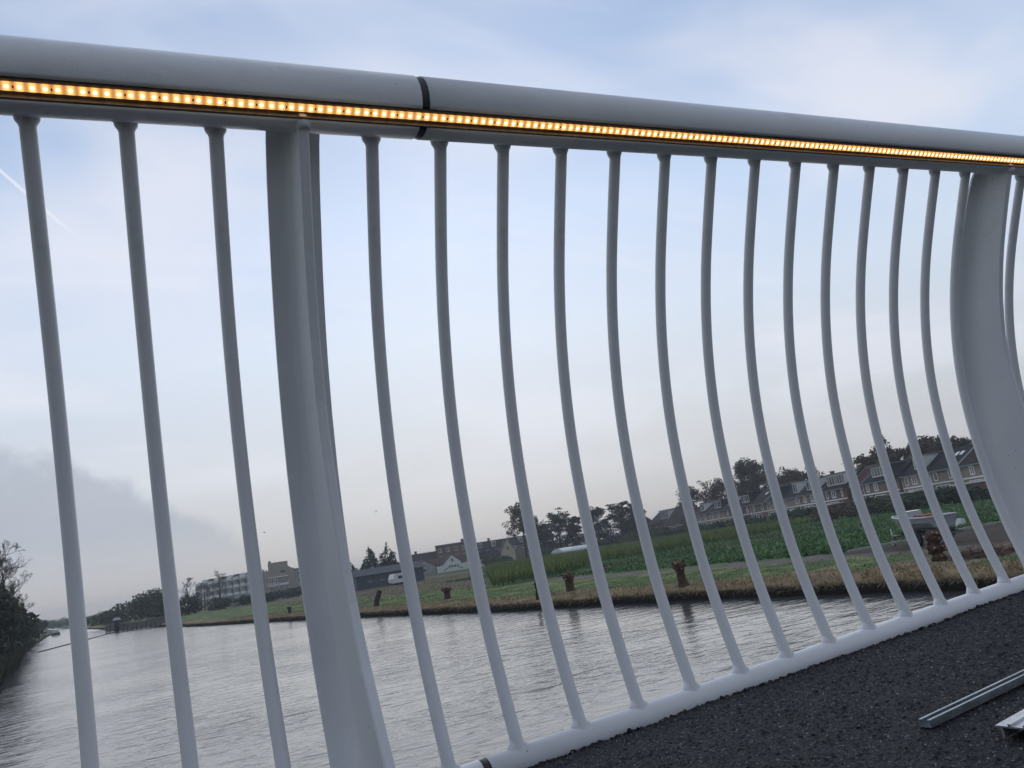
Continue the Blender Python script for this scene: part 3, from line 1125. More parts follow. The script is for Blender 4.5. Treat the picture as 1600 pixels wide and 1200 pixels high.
Hs = [
    (-11.6, -5.6, dict(brick=1, roof=0, dormer='white', dw=3.4), 'brown brick terraced house hidden behind the right railing post'),
    (-5.5, 4.6, dict(brick=1, roof=1, dormer='dark', dw=5.6, dx=0.7, flat_light=True, ridge=RIDGE - 0.05, wins=((-0.26, .9, 2), (0.02, 1.2, 2), (0.26, 1.2, 2)), extension=True), 'house with wide dark dormer under a pale flat roof beside the right post'),
    (4.7, 11.1, dict(brick=1, roof=0, dormer=None, skylights=2, wins=((-0.30, .9, 1), (0.22, 1.0, 2))), 'dark-roofed house with a pale skylight and sloping roof edge, no dormer'),
    (11.2, 18.6, dict(brick=1, roof=0, dormer='white', dw=2.6, dx=0.4, skylights=1, back=0.5, ridge=RIDGE + 0.1, extension=True, wins=((-0.34, .8, 1), (-0.08, 1.2, 2), (0.3, 1.0, 2))), 'house with one small white dormer and skylight directly behind the boat'),
    (18.8, 28.6, dict(brick=0, roof=0, dormer='dark', dw=5.2, dx=-0.2, ridge=RIDGE - 0.1, extension=True, wins=((-0.36, .8, 1), (-0.12, 1.1, 2), (0.26, 1.1, 2))), 'brown brick house with dark dormer and grey-blue dormer roof'),
    (28.9, 33.5, dict(brick=2, roof=2, dormer=None, back=0.8, ridge=RIDGE + 0.25, wins=((0.0, .9, 1),)), 'narrow reddish-roofed house between two dormered houses'),
    (33.7, 41.8, dict(brick=2, roof=1, dormer='white', dw=6.3, dx=0.3, flat_light=False, ridge=RIDGE + 0.1, wins=((-0.30, .8, 1), (-0.02, 1.4, 2), (0.32, .5, 1)), extension=True), 'dark brick house with a long five-light white dormer'),
    (42.0, 49.5, dict(brick=0, roof=0, dormer='white', dw=4.6, dx=1.0, back=-0.6, wins=((-0.2, 1.0, 2), (0.22, 2.0, 4)), extension=True), 'house with wide white bay window on its upper floor'),
    (49.7, 57.5, dict(brick=1, roof=0, dormer='white', dw=2.2, dx=1.3, skylights=2, ridge=RIDGE + 0.15, wins=((-0.30, .8, 1), (0.26, 1.0, 2))), 'brown-roofed house with two skylights left of the white bay window'),
    (57.7, 64.5, dict(brick=1, roof=0, dormer='dark', dw=3.8, wins=((-0.30, .8, 1), (0.05, 1.4, 2))), 'house with a dark green dormer right of the leafy round tree'),
    (64.7, 72.5, dict(brick=0, roof=1, dormer=None, skylights=1, ridge=RIDGE + 0.05, wins=((-0.28, .9, 1), (0.26, .9, 1))), 'plain brown-roofed house in front of the leafy round tree'),
    (72.7, 80.0, dict(brick=2, roof=0, dormer='brown', dw=4.2, back=0.4, wins=((-0.25, .9, 1), (0.2, .9, 2))), 'house with reddish box dormer left of the round tree'),
    (80.2, 87.0, dict(brick=0, roof=1, dormer='white', dw=3.0, wins=((-0.2, 1.0, 2), (0.25, .9, 1))), 'brick house with white three-light dormer in the middle of the far row'),
    (87.2, 95.5, dict(brick=1, roof=0, dormer='dark', dw=4.2, wins=((-0.28, 1.1, 2), (0.15, 1.1, 2))), 'house with dark dormer near the left end of the row'),
    (95.7, 104.8, dict(brick=1, roof=1, dormer='white', dw=2.8, dx=-1.0, wins=((-0.28, 1.3, 2), (0.15, 1.3, 2))), 'last terraced house before the gap, with pale brick and small white dormer'),
    (110.5, 124.0, dict(brick=2, roof=1, dormer=None, ridge=RIDGE + 0.3, back=-2.0, wins=((-0.3, .9, 1), (0.25, .9, 1)), eave=EAVE - 1.2), 'big low-eaved brick house left of the gap in the row'),
    (125.0, 146.0, dict(brick=0, roof=1, dormer='white', dw=7.0, dx=2.5, back=1.0, ridge=RIDGE + 0.5, wins=((-0.2, .9, 1), (0.25, 1.2, 2)), chimney=False), 'long house with white-clad dormer beside the dark pines'),
    (150.0, 160.0, dict(brick=2, roof=2, dormer=None, back=-4.0, ridge=RIDGE + 0.6, wins=((-0.2, .9, 1), (0.25, .9, 1)), chimney=True), 'red-brown house at the left end of the row by the tall pine'),
]
for s0, s1, kw, lab in Hs:
    house(s0, s1, lab, **kw)


# ------------------------------------------------------------------ distant housing behind the shed
def gable_house(name, x, y, w, d, eave, ridge, rz, wall, roof, label, gable_front=True, window=True, cat='house', group=None, dormers=0, chimneys=1):
    root = empty(name, (x, y, GND), rz, label, cat, group)
    m = MB()
    if gable_front:       # gable faces local -y
        m.prism([(-w / 2, -.3), (w / 2, -.3), (w / 2, eave), (0, ridge - .12), (-w / 2, eave)], 'y', 0, d)
        m.build('wall', wall, root)
        r = MB()
        s = (ridge - eave) / (w / 2)
        r.prism([(-w / 2 - .3, eave - .3 * s), (-w / 2 - .3, eave - .3 * s + .16), (0, ridge + .1), (w / 2 + .3, eave - .3 * s + .16), (w / 2 + .3, eave - .3 * s), (0, ridge - .08)], 'y', -0.15, d + .2)
        r.build('roof', roof, root)
        if window:
            frame_pane(root, 'window', -.5, .5, eave + .1, eave + 1.3, 0, 2, WHITE, GLASS, .09)
            frame_pane(root, 'window', -w * .3, w * .05, .8, 2.1, 0, 2, WHITE, GLASS, .09)
    else:
        m.prism([(0, -.3), (d, -.3), (d, eave), (d / 2, ridge - .12), (0, eave)], 'x', -w / 2, w / 2)
        m.build('wall', wall, root)
        r = MB()
        s = (ridge - eave) / (d / 2)
        r.prism([(-.3, eave - .3 * s), (-.3, eave - .3 * s + .16), (d / 2, ridge + .1), (d + .3, eave - .3 * s + .16), (d + .3, eave - .3 * s), (d / 2, ridge - .08)], 'x', -w / 2 - .15, w / 2 + .15)
        rf = r.build('roof', roof, root)
        for k in range(chimneys):
            c = MB()
            xc = -w / 2 + w * (k + .6) / chimneys
            c.box(xc - .45, xc + .45, d / 2 - .35, d / 2 + .35, ridge - .2, ridge + 1.1)
            c.build('chimney', BRICKS[2], rf)
        for k in range(dormers):
            xc = -w / 2 + w * (k + .5) / dormers
            c = MB()
            c.box(xc - .8, xc + .8, .4, d / 2, eave + .3, ridge - .35)
            c.build('dormer', WHITE if k % 2 else GREYW, rf)
            frame_pane(rf, 'dormer_window', xc - .68, xc + .68, eave + .5, ridge - .5, .4, 2, WHITE, GLASS, .09)
        nw = max(2, int(w / 3.2))
        for k in range(nw):
            xc = -w / 2 + w * (k + .5) / nw
            frame_pane(root, 'window', xc - .6, xc + .6, eave - 1.7, eave - .45, 0, 2, WHITE, GLASS, .1)
    return root


def face_cam(x, y, extra=0.0):
    """rotation that turns local -y towards the bridge"""
    return math.atan2(-x, y) + R(extra)


RZ = R(-22)
gable_house('long_terrace', 106, 281, 26, 9, 5.0, 7.5, RZ, BRICKS[2], ROOFS[0], 'long low dark-roofed terrace behind the shed, left of the brick block', False, chimneys=3)
# flat-roofed brick block
root = empty('brick_flats', (111.5, 275, GND), RZ, 'flat-roofed reddish brick block standing above the gabled cottages', 'building')
m = MB()
m.box(-7.5, 7.5, 0, 10, -.3, 9.1)
m.build('wall', BRICKS[2], root)
m = MB()
m.box(-7.7, 7.7, -.2, 10.2, 9.104, 9.35)
rf = m.build('roof_edge', GREYW, root)
m = MB()
m.box(2, 3.1, 4, 5, 9.351, 10.5)
m.build('chimney', BRICKS[2], rf)
for fl in range(3):
    for k in range(5):
        frame_pane(root, 'window', -6.6 + k * 2.9, -5.2 + k * 2.9, 1.0 + fl * 2.8, 2.4 + fl * 2.8, 0, 2, WHITE, GLASS, .1)
gable_house('long_terrace', 133, 271, 30, 9, 5.6, 8.3, RZ, BRICKS[0], ROOFS[0], 'dark-roofed terrace with a white dormer band left of the yellow gable', False, chimneys=3, dormers=6)
gable_house('gabled_cottage', 88.6, 247, 7.0, 8, 2.2, 4.7, face_cam(88, 247, 8), GREYW, ROOFS[1], 'grey gabled cottage behind the white van')
gable_house('gabled_cottage', 97.0, 244, 5.6, 8, 2.6, 5.1, face_cam(97, 244, 10), WHITE, ROOFS[1], 'small white gabled cottage with one dark window')
gable_house('gabled_cottage', 103.6, 241, 7.0, 8, 2.2, 5.0, face_cam(103, 241, 10), GREYW, ROOFS[1], 'pale gabled cottage right of the small white one')
gable_house('low_barn', 93.0, 252, 24, 8, 2.3, 4.6, RZ, BRICKS[2], ROOFS[2], 'long low reddish-roofed barn behind the cottages', False, chimneys=0)
gable_house('yellow_house', 110.4, 229.9, 4.4, 9, 3.6, 7.3, face_cam(110, 230, 6), YELLOWW, ROOFS[0], 'pale yellow gabled house just left of the big autumn tree')
gable_house('white_house', 104.8, 232, 6.5, 7, 2.3, 4.4, face_cam(105, 232, 10), WHITE, ROOFS[0], 'small white house at the foot of the yellow gable', False, chimneys=0)
# white wall with green arch and dark studs
wx, wy_ = 92.6, 232.2
root = empty('white_garden_wall', (wx, wy_, GND), R(-21.8), 'long white wall with a green arch painted on it', 'wall')
m = MB()
m.box(-5.2, 5.0, 0, .3, -.3, 2.0)
m.build('wall_panel', WHITE, root)
m = MB()
arc = [(-3.2 + 6.0 * k / 14, 0.25 + 1.05 * math.sin(math.pi * k / 14)) for k in range(15)]
m.add([(p[0], -.03, p[1] + h) for p in arc for h in (0, .28)] + [(p[0], -.004, p[1] + h) for p in arc for h in (0, .28)],
      [(2 * k, 2 * k + 2, 2 * k + 3, 2 * k + 1) for k in range(14)] + [(30 + 2 * k, 30 + 2 * k + 1, 30 + 2 * k + 3, 30 + 2 * k + 2) for k in range(14)] + [(2 * k + 1, 2 * k + 3, 33 + 2 * k, 31 + 2 * k) for k in range(14)])
m.build('arch', GREENW, root)
for k in range(4):
    m = MB()
    m.box(-1.5 + k * .85, -1.1 + k * .85, -.035, -.004, 1.48, 1.85)
    m.build('panel', SLATEGREEN, root)

# shed
root = empty('farm_shed', (47.2, 154.0, GND), R(-2), 'long blue-grey farm shed with grey roof in front of the conifers', 'shed')
m = MB()
m.prism([(0, -.2), (8.4, -.2), (8.4, 2.55), (4.2, 3.7), (0, 2.55)], 'x', -6.0, 7.6)
m.build('wall', SHEDW, root)
m = MB()
m.prism([(-.35, 2.47), (-.35, 2.62), (4.2, 3.86), (8.75, 2.62), (8.75, 2.47), (4.2, 3.7)], 'x', -6.3, 7.9)
m.build('roof', SHEDR, root)
for k, xx in enumerate((-3.6, -1.2, 1.6)):
    m = MB()
    m.box(xx, xx + .75, -.05, -.004, 1.25, 1.42)
    m.build('vent', GREYW, root)
m = MB()
m.box(3.2, 5.6, -.06, -.004, 0, 2.2)
m.build('sliding_door', DARKM, root)
m = MB()
m.tube([(-6.05, -.09, 0), (-6.05, -.09, 2.45)], .05, 6)
m.build('downpipe', LEAD, root)


def caravan(x, y, rz, L, H, label, van=False):
    root = empty('white_van' if van else 'touring_caravan', (x, y, GND), rz, label, 'van' if van else 'caravan')
    m = MB()
    if van:
        poly = [(-L / 2, .35), (L / 2, .35), (L / 2, H), (-L / 2 + 1.4, H), (-L / 2 + .7, H * .62), (-L / 2, H * .52)]
    else:
        poly = [(-L / 2, .45), (L / 2, .45), (L / 2 + .1, 1.3), (L / 2 - .25, H), (-L / 2 + .35, H), (-L / 2 - .1, 1.2)]
    m.prism(poly, 'y', -1.0, 1.0)
    m.build('body', PLASTIC, root)
    m = MB()
    m.box(-L * .18, L * .2, -1.03, -1.004, 1.15, H - .45)
    m.build('window', GLASS, root)
    for sx in ((-.3, .3) if van else (0.02,)):
        for sy in (-1, 1):
            w = MB()
            w.tube([(sx * L, sy * .98, .32), (sx * L, sy * .78, .32)], .32, 12)
            w.build('wheel', BLACK, root)
    if not van:
        w = MB()
        w.tube([(-L / 2 - .05, 0, .5), (-L / 2 - 1.1, 0, .5)], .05, 6)
        w.build('drawbar', DARKM, root)
    return root


caravan(46.6, 145.0, R(12), 2.9, 2.1, 'boxy white caravan parked against the shed wall')
caravan(57.4, 165.3, R(60), 3.4, 2.2, 'small white van right of the shed, beside the bar', True)

# polythene tunnel
root = empty('poly_tunnel', (105.4, 181.5, GND), R(20), 'low white polythene tunnel at the back of the crop field', 'polytunnel')
arc = [(2.2 * math.cos(t), 1.9 * math.sin(t) ** .8) for t in np.linspace(0, math.pi, 13)]
m = MB()
v = [(-6.2 + 5.6 * s, p[0], p[1]) for s in (0, 1) for p in arc]
m.add(v, [(k, k + 1, 14 + k, 13 + k) for k in range(12)], True)
m.add([(-6.2, p[0], p[1]) for p in arc], [tuple(range(13))])
m.build('cover', PLASTIC, root)
m = MB()
v = [(-0.58 + 6.6 * s, p[0] * .97, p[1] * .97) for s in (0, 1) for p in arc]
m.add(v, [(k, k + 1, 14 + k, 13 + k) for k in range(7, 12)], True)
m.add(v, [(k, k + 1, 14 + k, 13 + k) for k in range(5, 7)], True)
m.build('raised_cover', PLASTIC, root)
m = MB()
m.box(-.5, 6.0, -1.75, -1.6, 0, .9)
m.build('side_panel', GREYW, root)
for k in range(5):
    m = MB()
    x = -.5 + k * 1.6
    m.tube([(x, p[0] * 1.005, p[1] * 1.005) for p in arc], .03, 5)
    m.build('hoop', GALV, root)


# ------------------------------------------------------------------ apartment buildings upstream
def flats():
    A0, B0 = np.array((33.8, 388.5)), np.array((52.5, 346.0))
    d = B0 - A0
    L = float(np.hypot(*d))
    rz = math.atan2(d[1], d[0])
    root = empty('gallery_flats', (A0[0], A0[1], GND), rz, 'long white-balconied apartment block behind bare trees', 'apartment block')
    # local x along the front, front faces local -y
    m = MB()
    m.box(0, L, 0, 11, -.3, 10.0)
    m.build('wall', GREYW, root)
    m = MB()
    m.box(-.2, L + .2, -.3, 11.2, 10.004, 10.3)
    m.build('roof_edge', GREYW, root)
    nb = 9
    for fl in range(3):
        z = .4 + fl * 3.1
        sl_ = MB()
        sl_.box(0, L, -1.9, -.004, z + 2.62, z + 2.82)
        sl_.build('balcony_slab', BALC, root)
        for k in range(nb):
            x0 = L * k / nb
            p = MB()
            p.box(x0 + .15, x0 + L / nb * .72, -1.95, -1.87, z + 2.824, z + 3.75)
            p.build('balcony_panel', BALC, root)
            frame_pane(root, 'window', x0 + .5, x0 + L / nb - .6, z + .35, z + 2.3, 0, 3, WHITE, GLASS, .12)
    for k in range(nb + 1):
        x = min(L * k / nb, L - .1)
        f = MB()
        f.box(x - .07, x + .07, -1.85, -.01, .0, 9.3)
        f.build('party_screen', BALC, root)
    for k in range(nb):          # stepped roof terraces
        x0 = L * k / nb
        f = MB()
        f.prism([(x0 + .4, 10.31), (x0 + L / nb * .8, 10.31), (x0 + L / nb * .8, 11.5), (x0 + L / nb * .45, 11.5)], 'y', .5, 3.5)
        f.build('roof_box', DARKM if k % 2 else BALC, root)


flats()


def beige_block():
    # front left corner to front right corner, seen over the hedge
    root = empty('beige_flats', (53.9, 340.5, GND), R(-9.5), 'beige brick apartment building with a blank stair tower', 'apartment block')
    m = MB()
    m.box(0, 11.9, 0, 10, -.3, 10.3)
    m.build('wall', BEIGE, root)
    m = MB()
    m.box(1.9, 9.6, -.25, 7, -.2, 13.4)
    m.prism([(9.601, 10.3), (11.2, 10.3), (9.601, 11.4)], 'y', 0.2, 7)
    m.build('stair_tower', BEIGE, root)
    m = MB()
    m.box(2.2, 3.1, 1, 2, 13.41, 14.2)
    m.build('chimney', DARKM, root)
    m = MB()
    m.box(6.6, 8.5, -.3, -.254, 9.0, 9.9)
    m.build('louvre', DARKM, root)
    m = MB()
    m.box(12.0, 28, 2.0, 11, -.3, 9.6)
    m.build('side_wing', GREYW, root)
    m = MB()
    m.box(11.95, 28.2, 1.7, 11.2, 9.604, 9.9)
    m.build('roof_edge', DARKM, root)
    for fl in range(3):
        for k in range(4):
            frame_pane(root, 'window', 13.0 + k * 3.7, 15.6 + k * 3.7, 1.2 + fl * 2.9, 2.9 + fl * 2.9, 2.0, 3, WHITE, GLASS, .14)
    for fl in range(2):
        z = 1.2 + fl * 3.0
        y = -.254
        frame_pane(root, 'balcony_window', 1.95, 5.2, z + .3, z + 2.6, y, 4, WHITE, GLASS, .16)
        frame_pane(root, 'balcony_window', 5.6, 9.3, z + .3, z + 2.6, y, 5, CREAMW, CURTAIN, .08)
        b = MB()
        b.box(1.0, 5.5, -1.4, y - .1, z - .1, z + .06)
        b.box(1.0, 5.5, -1.45, -1.38, z + .064, z + .22)
        b.box(1.0, 5.5, -1.45, -1.38, z + .9, z + 1.04)
        for k in range(6):
            b.box(1.0 + k * .88, 1.1 + k * .88, -1.44, -1.39, z + .224, z + .896)
        b.build('balcony', BALC, root)
        b = MB()
        b.box(5.7, 9.3, -.6, y - .1, z - .1, z + .75)
        b.build('parapet', BALC, root)
    b = MB()
    b.box(1.4, 9.5, -.9, -.26, 7.35, 7.7)
    b.build('canopy', BALC, root)
    for k in range(2):
        b = MB()
        b.box(-.0 + k * .9, .45 + k * .9, 1, 1.6, 10.31, 10.9)
        b.build('vent', DARKM, root)


beige_block()
root = empty('canal_side_shed', (36.0, 262, GND), R(-8), 'small pale hut at the foot of the white flats', 'hut')
m = MB()
m.prism([(-3, -.2), (3, -.2), (3, 2.3), (-3, 2.6)], 'y', 0, 4)
m.build('wall', BALC, root)
m = MB()
m.prism([(-3.3, 2.61), (3.3, 2.31), (3.3, 2.5), (-3.3, 2.8)], 'y', -.3, 4.3)
m.build('roof', GREYW, root)
m = MB()
m.box(-2.2, .6, -.05, -.004, 1.0, 2.0)
m.build('window', GLASS, root)


# ------------------------------------------------------------------ trees and shrubs
def rand_quads(pts, size, squash=1.0):
    n = len(pts)
    a = rng.normal(size=(n, 3))
    a /= np.linalg.norm(a, axis=1, keepdims=True)
    b = rng.normal(size=(n, 3))
    b -= a * (a * b).sum(1, keepdims=True)
    b /= np.linalg.norm(b, axis=1, keepdims=True)
    s = size * rng.uniform(.55, 1.3, (n, 1))
    a = a * s
    b = b * s * .62
    return np.stack([pts - a, pts - b * .9, pts + a, pts + b * .9], 1)


def crown_mesh(clumps, n, size, c1, c2, shell=0.55):
    """clumps: list of (centre, radii); leaf-sized faces through the volume, denser near the surface"""
    vol = np.array([r[0] * r[1] * r[2] for _, r in clumps]) ** .8
    cnt = (n * vol / vol.sum()).astype(int) + 6
    P, C = [], []
    c1, c2 = np.array(c1), np.array(c2)
    for (c, r), k in zip(clumps, cnt):
        d = rng.normal(size=(k, 3))
        d /= np.linalg.norm(d, axis=1, keepdims=True)
        rad = rng.random((k, 1)) ** (1 / 3) * (1 - shell) + shell * rng.random((k, 1)) ** .25
        rad = np.minimum(rad, 1.0) * rng.uniform(.82, 1.12, (k, 1))
        P.append(np.array(c) + d * rad * np.array(r))
        t = rng.random()
        tt = np.clip(t + rng.normal(0, .22, (k, 1)), 0, 1)
        C.append(c1 * (1 - tt) + c2 * tt)
    P = np.concatenate(P)
    C = np.concatenate(C)
    return quads_mesh('crown', rand_quads(P, size), C)


def limb_tree(h, spread, trunk_r, levels=3, n_first=6, seed=0, start=.3, upright=.6, decay=.62, kids=3, min_r=.012):
    """returns list of (points, radii) for a branching skeleton and the tips"""
    rd = random.Random(seed)
    segs, tips = [], []
    top = Vector((rd.uniform(-.05, .05) * h, rd.uniform(-.05, .05) * h, h * .82))
    tr = [Vector((0, 0, -.2)), Vector((top.x * .2, top.y * .25, h * .25)), Vector((top.x * .6, top.y * .5, h * .55)), top]
    segs.append((tr, [trunk_r * 1.25, trunk_r, trunk_r * .65, trunk_r * .25]))
    tips.append(top)

    def grow(p, d, L, r, lev):
        q1 = p + d * L * .5 + Vector((rd.uniform(-1, 1), rd.uniform(-1, 1), rd.uniform(-.3, .8))) * L * .09
        d2 = (d + Vector((rd.uniform(-.3, .3), rd.uniform(-.3, .3), rd.uniform(0, .3)))).normalized()
        q2 = q1 + d2 * L * .5
        segs.append(([p, q1, q2], [r, r * .75, max(r * .45, min_r * .6)]))
        if lev <= 0:
            tips.append(q2)
            return
        for k in range(kids + (1 if lev > 1 else 0)):
            t = rd.uniform(.35, 1.0)
            b = p.lerp(q1, t * 2) if t < .5 else q1.lerp(q2, t * 2 - 1)
            ax = Vector((rd.uniform(-1, 1), rd.uniform(-1, 1), rd.uniform(-.35, .9))).normalized()
            grow(b, (d2 * .65 + ax * .75).normalized(), L * decay * rd.uniform(.75, 1.15), max(r * .5, min_r), lev - 1)
    for k in range(n_first):
        t = start + (1 - start) * (k + rd.random() * .6) / n_first
        z = t * h * .8
        i = min(2, int(t * 3))
        base = tr[i].lerp(tr[i + 1], t * 3 - i) if t < 1 else top
        a = k * 2.4 + rd.uniform(-.5, .5)
        dd = Vector((math.cos(a), math.sin(a), upright + t * .5)).normalized()
        grow(base, dd, spread * (1.05 - .55 * t) * rd.uniform(.8, 1.15), trunk_r * .42 * (1.1 - .6 * t), levels - 1)
    return segs, tips


def tree(name, x, y, h, w, label, style='round', c1=(.030, .050, .020), c2=(.055, .070, .028), n=1500, leaf=.28, seed=1, group='trees round the polder', z0=GND, trunk=None, cat='tree'):
    root = empty(name, (x, y, z0), random.Random(seed).uniform(0, 6), label, cat, group)
    rd = random.Random(seed * 13 + 5)
    tr = trunk or max(.10, h * .022)
    if style == 'bare':
        segs, tips = limb_tree(h, w * .40, tr, 5, 8, seed, .18, .9, .62, 3, .014)
        m = MB()
        for p, r in segs:
            m.tube(p, r, 5 if r[0] > .05 else 3, False)
        first = MB()
        p, r = segs[0]
        first.tube(p, [q * 1.02 for q in r], 8)
        first.build('trunk', BARK, root)
        m.build('crown', TWIG, root)
        return root
    m = MB()
    clumps = []
    if style == 'conifer':
        m.tube([(0, 0, -.2), (0, 0, h * .5), (0, 0, h * .97)], [tr, tr * .6, .03], 7)
        L = 13
        for k in range(L):
            t = k / (L - 1)
            z = h * (.08 + .86 * t)
            rr = w / 2 * (1 - t) ** .7 * rd.uniform(.8, 1.15) + .15
            for j in range(max(3, int(8 * (1 - t) + 3))):
                a = rd.uniform(0, 6.28)
                ro = rr * rd.uniform(.35, .85)
                clumps.append(((ro * math.cos(a), ro * math.sin(a), z - ro * .15), (rr * .46, rr * .46, h * .06 + .12)))
                if j < 3:
                    m.tube([(0, 0, z), (rr * .8 * math.cos(a), rr * .8 * math.sin(a), z - rr * .1)], [.04, .012], 3, False)
        clumps.append(((0, 0, h * .97), (.12, .12, h * .05)))
    elif style == 'pine':
        segs, tips = limb_tree(h, w * .36, tr, 3, 11, seed, .3, .5, .6, 3)
        for p, r in segs:
            m.tube(p, r, 6 if r[0] > .06 else 4, False)
        for tpp in tips:
            clumps.append((tuple(tpp), (w * .075 * rd.uniform(.7, 1.3), w * .075 * rd.uniform(.7, 1.3), h * .026 * rd.uniform(.7, 1.4))))
        for k in range(16):
            a = rd.uniform(0, 6.28)
            ro = w * .42 * math.sqrt(rd.random())
            clumps.append(((ro * math.cos(a), ro * math.sin(a), h * rd.uniform(.06, .38)), (w * .15, w * .15, h * .06)))
        for k in range(34):
            t = rd.random() ** .8
            a = rd.uniform(0, 6.28)
            ro = w * .5 * (1 - .72 * t) * rd.uniform(.15, 1.0)
            clumps.append(((ro * math.cos(a), ro * math.sin(a), h * (.16 + .78 * t)), (w * .13 * rd.uniform(.7, 1.3), w * .13 * rd.uniform(.7, 1.3), h * .045 * rd.uniform(.7, 1.3))))
    elif style == 'bush':
        for k in range(7):
            a = rd.uniform(0, 6.28)
            m.tube([(0, 0, -.1), (math.cos(a) * w * .12, math.sin(a) * w * .12, h * .3), (math.cos(a) * w * .25, math.sin(a) * w * .25, h * .65)], [.06, .045, .02], 4, False)
        clumps.append(((0, 0, h * .42), (w * .40, w * .40, h * .42)))
        for k in range(18):
            a = rd.uniform(0, 6.28)
            ro = w * .36 * math.sqrt(rd.random())
            z = h * rd.uniform(.18, .74) * (1 - .35 * (ro / (w * .4)) ** 2)
            clumps.append(((ro * math.cos(a), ro * math.sin(a), z), (w * rd.uniform(.13, .22), w * rd.uniform(.13, .22), h * rd.uniform(.13, .24))))
    else:
        segs, tips = limb_tree(h, w * .43, tr, 4, 10, seed, .24, .8, .62, 3, .02)
        for p, r in segs:
            m.tube(p, r, 6 if r[0] > .06 else 3, False)
        for tpp in tips:
            if rd.random() < (.92 if style == 'round' else .6):
                k = rd.uniform(.6, 1.4)
                clumps.append((tuple(tpp), (w * .06 * k, w * .06 * k, w * .06 * k)))
        if style == 'round':
            for k in range(14):
                a = rd.uniform(0, 6.28)
                ro = w * .28 * math.sqrt(rd.random())
                clumps.append(((ro * math.cos(a), ro * math.sin(a), h * rd.uniform(.40, .78)), (w * .12, w * .12, w * .11)))
    m.build('trunk', BARK, root)
    obj('crown', crown_mesh(clumps, n, leaf, c1, c2), LEAF, root)
    return root


GR1, GR2 = (0.033, 0.056, 0.023), (0.069, 0.092, 0.036)
DK1, DK2 = (0.020, 0.035, 0.020), (0.040, 0.059, 0.030)
AU1, AU2 = (0.099, 0.069, 0.033), (0.066, 0.076, 0.030)
PI1, PI2 = (0.020, 0.036, 0.026), (0.043, 0.059, 0.040)
OL1, OL2 = (0.083, 0.086, 0.040), (0.056, 0.066, 0.033)

# left bank: dense dark scrub, bare crowns behind it
BK2 = (.046, .046, .030)
LB = 'scrub on the left canal bank'
tree('bank_bush', -10.6, 76, 8.2, 7.6, 'big dark bush at the left frame edge on the bank', 'bush', DK1, BK2, 5200, .27, 31, LB, cat='bush')
tree('bank_bush', -11.6, 92, 9.6, 9.0, 'tallest dark bush, right behind the frame-edge one', 'bush', DK1, DK2, 5200, .27, 32, LB, cat='bush')
tree('bank_bush', -12.4, 108, 9.6, 9.2, 'dark bush under the bare treetops on the left bank', 'bush', DK1, BK2, 5000, .28, 33, LB, cat='bush')
tree('bank_bush', -13.2, 127, 8.0, 8.4, 'mid-height dark bush where the left bank starts to recede', 'bush', DK1, DK2, 2600, .34, 34, LB, cat='bush')
tree('bank_bush', -14.4, 152, 6.0, 7.4, 'lower dark bush farther along the left bank', 'bush', DK1, DK2, 2000, .36, 35, LB, cat='bush')
tree('bank_bush', -16.4, 186, 5.4, 8.0, 'small bush near the far end of the left bank', 'bush', DK1, DK2, 1500, .4, 36, LB, cat='bush')
tree('bank_bush', -19.4, 244, 5.4, 10.0, 'farthest rounded bush on the left bank before the open water', 'bush', DK1, DK2, 1300, .5, 37, LB, cat='bush')
LBT = 'bare trees on the left bank'
tree('bare_tree', -9.6, 86, 10.9, 7.6, 'bare-branched tree rising over the scrub at the left frame edge', 'bare', seed=41, group=LBT)
tree('bare_tree', -9.7, 98, 10.4, 7.2, 'fine-twigged bare tree just right of the frame-edge one', 'bare', seed=42, group=LBT)
tree('bare_tree', -11.4, 114, 8.4, 6.6, 'low bare tree leaning over the water from the left bank', 'bare', seed=45, group=LBT)
# where the canal bends
tree('far_tree', -27, 520, 6.5, 34, 'hazy far tree at the canal end, left of centre gap', 'bush', GR1, GR2, 1500, .6, 51, 'far trees at the end of the canal')
tree('far_tree', -8, 560, 5.8, 34, 'hazy far tree right at the canal end', 'bush', GR1, GR2, 1500, .6, 52, 'far trees at the end of the canal')
tree('far_tree', -50, 600, 8.0, 40, 'hazy far tree behind the left bank scrub', 'bush', GR1, GR2, 1500, .6, 53, 'far trees at the end of the canal')
tree('bank_thicket', -1.2, 246, 5.0, 13, 'low leftmost bush behind the plank jetty', 'bush', GR1, GR2, 1500, .36, 55, 'thicket behind the jetty', cat='bush')
tree('bank_thicket', 3.0, 234, 6.6, 13, 'second bush from the left behind the jetty', 'bush', GR1, (.034, .046, .022), 1100, .36, 56, 'thicket behind the jetty', cat='bush')
tree('round_tree', 8.2, 217, 8.4, 13.5, 'large rounded dark green tree behind the jetty', 'bush', (.034, .056, .024), (.056, .076, .032), 6500, .30, 57, 'thicket behind the jetty')
tree('bank_thicket', 14.9, 202, 5.6, 7.5, 'dark bush under the small bare tree by the bar', 'bush', DK1, DK2, 1200, .34, 58, 'thicket behind the jetty', cat='bush')
tree('bare_tree', 15.9, 216, 9.0, 6.0, 'small bare tree over the dark bush, left of the white flats', 'bare', seed=61, group='bare trees by the flats')
tree('bare_tree', 24.8, 229, 10.0, 7.4, 'taller bare tree standing before the white flats', 'bare', seed=62, group='bare trees by the flats')
tree('bare_tree', 21.6, 236, 7.2, 6.2, 'faint bare tree beside the left end of the white flats', 'bare', seed=63, group='bare trees by the flats')
